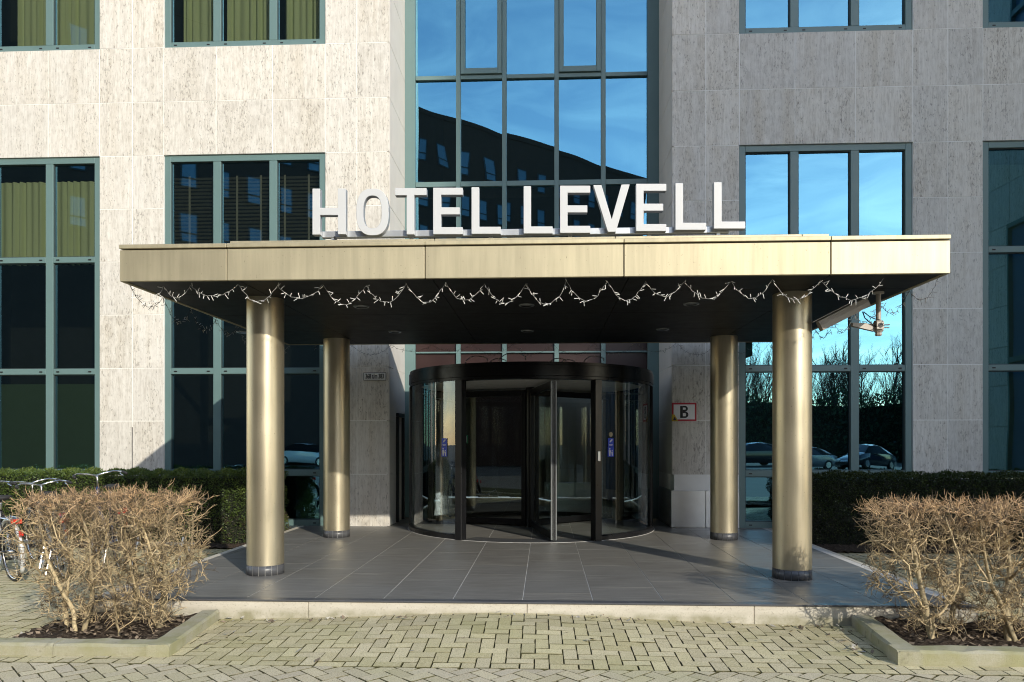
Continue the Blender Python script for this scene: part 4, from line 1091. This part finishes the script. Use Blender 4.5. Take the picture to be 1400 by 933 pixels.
# ================================================================== BICYCLES
def make_bike(paint, guard):
    t = thing('bicycle', '', 'bicycle', (0, 0, 0), local=True)
    def P(mb, name, mat, th=t, **k): return part(mb, name, M[mat], th, root=t, **k)
    for yc, nm in ((0, 'rear_wheel'), (1.10, 'front_wheel')):
        f = MB(); f.smooth = True
        f.tube([(0, yc + 0.315 * math.sin(a), 0.345 + 0.315 * math.cos(a)) for a in np.linspace(0, 2 * PI, 37)], 0.011, 6, False)
        f.tube([(-0.05, yc, 0.345), (0.05, yc, 0.345)], 0.018, 8)
        for k in range(18):
            a = 2 * PI * k / 18; f.tube([(0.02 * (-1) ** k, yc, 0.345), (0, yc + 0.31 * math.sin(a), 0.345 + 0.31 * math.cos(a))], 0.0014, 3, False)
        o = P(f, nm, 'chrome')
        f = MB(); f.smooth = True; f.tube([(0, yc + 0.331 * math.sin(a), 0.345 + 0.331 * math.cos(a)) for a in np.linspace(0, 2 * PI, 37)], 0.017, 8, False); P(f, 'tyre', 'rubber', o)
        f = MB(); f.smooth = True
        a0, a1 = (-2.2, 1.0) if yc == 0 else (-1.0, 1.9)
        f.tube([(0, yc + 0.368 * math.sin(a), 0.345 + 0.368 * math.cos(a)) for a in np.linspace(a0, a1, 20)], 0.024, 6); P(f, 'mudguard', guard if yc == 0 else paint)
    f = MB(); f.smooth = True
    bb, st, hd = (0, 0.46, 0.30), (0, 0.27, 0.80), (0, 0.93, 0.86)
    for a, b, r in ((bb, st, .017), (bb, (0, 0.97, 0.72), .019), (st, (0, .935, .83), .017), ((0.05, 0, .345), (0.03, .46, .30), .010), ((-0.05, 0, .345), (-0.03, .46, .30), .010), ((0.05, 0, .345), (0.02, .28, .76), .008), ((-0.05, 0, .345), (-0.02, .28, .76), .008), ((0, 0.98, 0.68), (0, 0.92, 0.92), .021)):
        f.tube([a, b], r, 8)
    for s in (-1, 1): f.tube([(0.025 * s, 0.985, 0.69), (0.05 * s, 1.05, 0.5), (0.05 * s, 1.10, 0.345)], [.014, .012, .009], 6)
    P(f, 'frame', paint)
    f = MB(); f.smooth = True; f.tube([(0, .27, .80), (0, .24, .93)], .013, 8); P(f, 'seat_post', 'chrome')
    f = MB(); f.smooth = True
    sp = [(.0, .36, .945, .02), (.0, .30, .955, .035), (0, .22, .96, .075), (0, .14, .965, .10), (0, .09, .96, .06)]
    vs = []; fs = []
    for (x, y, z, w) in sp:
        for k in range(8):
            a = 2 * PI * k / 8; vs.append((w * math.cos(a), y, z + 0.028 * math.sin(a)))
    for q in range(4):
        for k in range(8): j = (k + 1) % 8; fs.append((q * 8 + k, q * 8 + j, q * 8 + 8 + j, q * 8 + 8 + k))
    fs += [tuple(range(8)), tuple(32 + k for k in range(8))]; f.add(vs, fs); P(f, 'saddle', 'rubber')
    f = MB(); f.smooth = True; f.tube([(0, .925, .90), (0, .90, 1.04), (0, .93, 1.06)], .013, 8)
    for s in (-1, 1): f.tube([(0, .93, 1.06), (.10 * s, .96, 1.085), (.21 * s, .93, 1.10), (.27 * s, .82, 1.09), (.285 * s, .72, 1.075)], .011, 8)
    hb = P(f, 'handlebar', 'chrome')
    for s in (-1, 1):
        f = MB(); f.smooth = True; f.tube([(.273 * s, .80, 1.089), (.287 * s, .67, 1.07)], .017, 8); P(f, 'grip', 'rubber', hb)
        f = MB(); f.tube([(.262 * s, .85, 1.085), (.25 * s, .83, 1.065), (.262 * s, .74, 1.045)], .006, 5); P(f, 'brake_lever', 'chrome', hb)
    f = MB()
    for s in (-1, 1): f.tube([(.06 * s, .18, .735), (.06 * s, -.22, .735)], .006, 6); f.tube([(.06 * s, -.15, .735), (.055 * s, 0, .36)], .005, 6)
    for y in (.15, .03, -.09, -.21): f.tube([(-.06, y, .735), (.06, y, .735)], .005, 6)
    P(f, 'carrier', 'chrome' if guard != 'bike_black' else 'bike_black')
    f = MB(); f.bbox(-.055, .055, -.262, -.235, .68, .735, .006); P(f, 'rear_reflector', 'red')
    f = MB(); f.bbox(-.022, .022, -.385, -.355, .55, .62, .006); P(f, 'tail_light', 'red')
    f = MB(); f.prism([(-.28, .25), (.0, .30), (.46 - .0, .22)], 0, 0.001) if False else f.bbox(.035, .055, -.03, .56, .24, .40, .01); P(f, 'chain_case', 'bike_black')
    f = MB(); f.tube([(.05, .46, .30), (.085, .46, .30), (.085, .56, .18)], .009, 6); f.bbox(.09, .17, .53, .61, .165, .19, .004); f.tube([(-.05, .46, .30), (-.085, .46, .30), (-.085, .36, .42)], .009, 6); f.bbox(-.17, -.09, .32, .40, .405, .43, .004); P(f, 'crank', 'rubber')
    f = MB(); f.tube([(-.03, .42, .30), (-.12, .36, .01)], .008, 6); P(f, 'kickstand', 'chrome')
    f = MB(); f.smooth = True; f.tube([(0, .965, .80), (0, 1.03, .80)], [.028, .034], 10); P(f, 'headlamp', 'chrome')
    return t
GB = 'bicycles parked side by side before the left hedge'
bikes = [
    (-6.12, 8.27, 0.92, make_bike('bike_black', 'white_paint'), 'black bicycle with white rear mudguard and red reflectors, nearest the left edge'),
    (-5.28, 9.00, 0.75, make_bike('bike_blue', 'bike_black'), 'navy bicycle half hidden by the left bush, its handlebar highest and farthest right'),
    (-5.65, 8.45, 0.78, make_bike('bike_grey', 'bike_grey'), 'grey bicycle between the white mudguard one and the navy one')]
for x, y, rz, o, lb in bikes:
    o.location = (x, y, 0); o.rotation_euler = (R(0), R(-4), rz); o.scale = (1.0, 1.0, 1.0) if rz != 0.75 else (1.06, 1.06, 1.09); tag(o, lb, 'bicycle', GB)
c = copy_tree(bikes[0][3]); c.location = (-6.05, 8.95, 0); c.rotation_euler = (0, R(-4), 0.85); tag(c, 'black bicycle behind the nearest one, at the left edge before the hedge', 'bicycle', GB)
# low bike rack
t = thing('bike_rack', 'low galvanised bike rack rail seen through the stems of the left bush', 'bike rack', (-5, 9.2, 0))
f = MB(); f.tube([(-8.0, 9.3, .33), (-4.35, 9.0, .33)], .022, 8)
for k in range(7):
    x = -7.9 + k * .58; y = 9.29 - (k * .58) * .082
    f.tube([(x, y, .33), (x, y, .02)], .016, 6); f.tube([(x, y, .33), (x + .05, y - .25, .45), (x + .1, y - .5, .05)], .010, 6)
part(f, 'rail', M['steel'], t)

# ================================================================== SURROUNDINGS SEEN IN THE GLASS
# office block across the street
A = Vector((9.9, -44.6, 0)); dv = Vector((-1.2, 1.0, 0)).normalized(); nv = Vector((1.0, 1.2, 0)).normalized()   # nv faces the hotel
off = thing('office_building', 'dark brown brick office block mirrored in the glass of the entrance bay', 'building', tuple(A))
H = 26.9; LEN = 62
mb = MB()
def OP(s, d, z): q = A + dv * s - nv * d; return (q.x, q.y, z)
for s0, s1, d0, d1, z0, z1 in ((0, LEN, 0, 16, 0, H), (0, 30, -.05, .25, H, H + .4), (30, LEN, -.03, 15, H + 0.002, H + 5)):
    vs = [OP(s0, d0, z0), OP(s1, d0, z0), OP(s1, d1, z0), OP(s0, d1, z0), OP(s0, d0, z1), OP(s1, d0, z1), OP(s1, d1, z1), OP(s0, d1, z1)]
    mb = MB(); mb.add(vs, [(0, 1, 2, 3), (4, 5, 6, 7), (0, 1, 5, 4), (1, 2, 6, 5), (2, 3, 7, 6), (3, 0, 4, 7)]); part(mb, 'wall' if z0 == 0 else 'parapet' if s0 == 0 else 'roof_storey', M['brick'], off)
cnt = 0
for fl in range(7, 3, -1):
    for k in range(24):
        s0 = 1.2 + k * 1.95; z0 = 0.6 + fl * 3.2
        f = MB(); w, h = 0.9, 1.75
        vs = [OP(s0, -.02, z0), OP(s0 + w, -.02, z0), OP(s0 + w, -.02, z0 + h), OP(s0, -.02, z0 + h)]; f.add(vs, [(0, 1, 2, 3)])
        o = part(f, 'window', M['office_glass'], off)
        f = MB(); zt = z0 + 0.55
        for a, b, c_, d_ in ((0, w, 0, .08), (0, w, .52, .60), (0, w, h - .08, h), (0, .08, 0, h), (w - .08, w, 0, h)):
            f.add([OP(s0 + a, -.05, z0 + c_), OP(s0 + b, -.05, z0 + c_), OP(s0 + b, -.05, z0 + d_), OP(s0 + a, -.05, z0 + d_)], [(0, 1, 2, 3)])
        part(f, 'frame', M['office_frame'], o, root=off)
# tower whose shadow falls on the right half of the facade
tw = thing('tower_block', 'tall grey block behind the street whose shadow covers the right facade', 'building', (40, -35, 0))
for fp, z0, z1 in (([(28.0, -28), (56, -28), (56, -44), (40.5, -44)], 0, 34), ([(24.6, -27.5), (58, -27.5), (58, -46), (37.5, -46)], 34, 35.4)):
    mb = MB(); mb.add([(x, y, z0) for x, y in fp] + [(x, y, z1) for x, y in fp], [(0, 1, 2, 3), (7, 6, 5, 4), (0, 4, 5, 1), (1, 5, 6, 2), (2, 6, 7, 3), (3, 7, 4, 0)]); part(mb, 'wall' if z0 == 0 else 'roof', M['tower'], tw)
for fl in range(10):
    mb = MB(); mb.box(28.8, 55, -27.97, -27.9, 1.2 + fl * 3.3, 3.0 + fl * 3.3); part(mb, 'window', M['office_glass'], tw)

def tree_mesh(seed, h=10):
    rg = random.Random(seed); f = MB()
    def br(p, d, L, r, lv):
        n = 4; pts = [p]; 
        for i in range(n):
            d = (d + Vector((rg.gauss(0, .10), rg.gauss(0, .10), 0.10))).normalized(); p = p + d * L / n; pts.append(p)
        f.tube(pts, [r * (1 - .65 * i / n) for i in range(n + 1)], 5 if lv < 2 else 3, False)
        if lv < 3:
            for k in range(18 if lv == 0 else 7):
                u = 0.25 + 0.75 * (k + rg.random()) / (18 if lv == 0 else 7); q = min(int(u * n), n - 1); b = pts[q].lerp(pts[q + 1], u * n - q)
                a = rg.uniform(0, 2 * PI); e = (d * 1.0 + Vector((math.cos(a), math.sin(a), .25)) * .62).normalized()
                br(b, e, L * rg.uniform(.34, .52) * (1.15 - .4 * u), r * .45, lv + 1)
    br(Vector((0, 0, 0)), Vector((0, 0, 1)), h * .8, .085, 0)
    return f
protos = []
for sd_ in (1, 2, 3):
    t = thing('bare_tree', 'leafless upright tree in the row mirrored in the right window', 'tree', (0, 0, 0), group='bare trees across the car park', local=True)
    o = part(tree_mesh(sd_), 'trunk', M['bark'], t); protos.append(t)
k = 0
for i in range(46):
    x = 12 + i * 0.8 + random.uniform(-.6, .6); y = -50 + random.uniform(-3, 3)
    t = protos[i] if i < 3 else copy_tree(protos[i % 3])
    t.location = (x, y, 0); s = random.uniform(.85, 1.18); t.scale = (s, s, s); t.rotation_euler = (0, 0, random.uniform(0, 6))
# tall evergreen screen in front of the trees
scr = MB(); rg = np.random.RandomState(5); x0, x1 = 10, 78
scr.col = (.012, .020, .012); scr.box(x0, x1, -45, -44.2, -0.1, 5.0)
vs = []; fs = []; cs = []
for i in range(26000):
    x = rg.uniform(x0, x1); hh = 5.4 + 0.25 * math.sin(x * .8) + (0.9 if x > 26 else 0); z = hh * rg.rand() ** 0.7 + rg.normal(0, .12)
    p = Vector((x, -44.1 + rg.normal(0, .25), z)); d = Vector(rg.normal(0, 1, 3)) + Vector((0, 0.5, 0.8)); d.normalize(); sd2 = d.cross(Vector(rg.normal(0, 1, 3))).normalized()
    L, w = rg.uniform(.15, .45), rg.uniform(.05, .14); o = len(vs)
    vs += [tuple(p), tuple(p + d * L * .5 - sd2 * w), tuple(p + d * L), tuple(p + d * L * .5 + sd2 * w)]; fs.append((o, o + 1, o + 2, o + 3))
    k = rg.rand(); cs.append((.03 + .07 * k * k, .06 + .11 * k * k, .04 + .04 * k))
o = len(scr.v); scr.v += vs; scr.f += [tuple(i + o for i in q) for q in fs]; scr.c += cs; scr.sm += [False] * len(fs)
tag(scr.build('evergreen_screen', M['leaf']), 'tall dark evergreen screen beneath the bare trees across the car park', 'hedge')

def make_car(paint, label):
    t = thing('parked_car', label, 'car', (0, 0, 0), group='cars parked across the street', local=True)
    # stations: x, sill z, belt z, top z, half width, half width of the top
    ST = [(-2.18, .42, .72, .74, .70, .62), (-2.10, .30, .86, .90, .82, .72), (-1.75, .24, .93, .99, .87, .74), (-1.25, .22, .95, 1.27, .89, .66), (-.75, .22, .95, 1.42, .90, .62), (-.1, .22, .94, 1.455, .90, .62),
          (.35, .22, .93, 1.38, .90, .63), (.85, .22, .92, 1.14, .90, .68), (1.2, .22, .90, .95, .89, .72), (1.7, .24, .80, .84, .86, .68), (2.05, .30, .66, .69, .80, .60), (2.17, .40, .56, .58, .66, .50)]
    f = MB(); f.smooth = True; g = MB(); g.smooth = True; ring_ = []
    for x, zs_, zb_, zt_, wv, wt in ST:
        half = [(.25, zs_ - .02), (wv * .96, zs_), (wv, (zs_ + zb_) / 2), (wv * .97, zb_), (wt, zt_ - .03), (wt * .8, zt_), (0, zt_ + .015)]
        ring_.append([(x, -y, z) for y, z in half] + [(x, y, z) for y, z in half[-2::-1]])
    m_ = len(ring_[0]); f.add([p for r_ in ring_ for p in r_], []); g.add([(p[0], p[1] * 1.006, p[2] + .003) for r_ in ring_ for p in r_], [])
    for q in range(len(ST) - 1):
        for e in range(m_ - 1):
            fc = (q * m_ + e, (q + 1) * m_ + e, (q + 1) * m_ + e + 1, q * m_ + e + 1)
            side_ = e in (3, m_ - 5) and 2 <= q <= 7
            screen_ = (e in (4, 5, 6, 7)) and q in (2, 3, 6, 7)
            tgt = g if (side_ or screen_) else f
            tgt.f.append(fc); tgt.c.append((.5, .5, .5)); tgt.sm.append(True)
    for r_, o_ in ((0, 0), (len(ST) - 1, 0)): f.f.append(tuple(r_ * m_ + e for e in range(m_))); f.c.append((.5, .5, .5)); f.sm.append(False)
    part(f, 'body', paint, t); part(g, 'window_glass', M['car_glass'], t)
    for x in (-1.32, 1.32):
        for y in (-.8, .8):
            f = MB(); f.lathe([(.001, -.1), (.2, -.1), (.31, -.1), (.32, 0), (.31, .1), (.2, .1), (.001, .1)], 0, 0, 20); f.xform(Matrix.Translation((x, y, .32)) @ Matrix.Rotation(PI / 2, 4, 'X')); o = part(f, 'wheel', M['rubber'], t)
            f = MB(); s = -1 if y < 0 else 1; f.lathe([(.001, .105), (.2, .105)], 0, 0, 16); f.xform(Matrix.Translation((x, y, .32)) @ Matrix.Rotation(-PI / 2 * s, 4, 'X')); part(f, 'rim', M['steel'], o, root=t)
    for y in (-.62, .62):
        f = MB(); f.bbox(1.98, 2.13, y - .15, y + .15, .6, .72, .02); part(f, 'headlight', M['led'], t)
    return t
M['car_glass'] = plain('dark_car_glass', (.01, .012, .014), .06, 0, .05, spec=.6)
p1 = plain('black_car_paint', (.012, .013, .016), .15, 0, .1, coat=1); p2 = plain('white_car_paint', (.75, .76, .76), .2, 0, .03, coat=1); p3 = plain('blue_car_paint', (.05, .13, .30), .2, 0, .05, coat=1); p4 = plain('grey_car_paint', (.30, .32, .34), .25, .3, .05, coat=1)
for (x, y, rz, pnt, lb) in ((19.2, -20.5, 2.5, p1, 'black car mirrored in the right window, nearest its right jamb'), (16.6, -24, 2.7, p4, 'grey car mirrored behind the black one'), (12.5, -21, 2.9, p1, 'black car mirrored beside the right back column'),
                            (-15.0, -22, .3, p2, 'white car mirrored beside the left back column'), (23.5, -19, 2.5, p3, 'blue car parked at the far right')):
    t = make_car(pnt, lb); t.location = (x, y, -.02); t.rotation_euler = (0, 0, rz)

# ================================================================== SKY
w = bpy.data.worlds.new('World'); scene.world = w; w.use_nodes = True
nt = NT(w.node_tree); w.node_tree.nodes.clear()
sky = nt.n('ShaderNodeTexSky', sky_type='NISHITA', sun_disc=False, sun_elevation=SUN_EL, sun_rotation=PI - SUN_AZ, air_density=1.0, dust_density=0.15, ozone_density=2.2, altitude=0)
tc = nt.n('ShaderNodeTexCoord').outputs['Generated']
cl = nt.noise(nt.vmul(tc, (2.0, 2.0, 9.0)), 1.6, 7, 0.62, 1.2)
cf = nt.ramp(cl, [(0.40, 0.0), (0.70, 0.65)])
lum = nt.mix(1.0, sky.outputs[0], (3.15, 2.65, 2.30), 'MULTIPLY')
cloud = nt.mix(1.0, sky.outputs[0], (6.2, 4.4, 3.1), 'MULTIPLY')
mixc = nt.mix(cf, lum, cloud)
bg = nt.n('ShaderNodeBackground', {'Color': mixc, 'Strength': 0.15})
wo = nt.n('ShaderNodeOutputWorld'); w.node_tree.links.new(bg.outputs[0], wo.inputs[0])
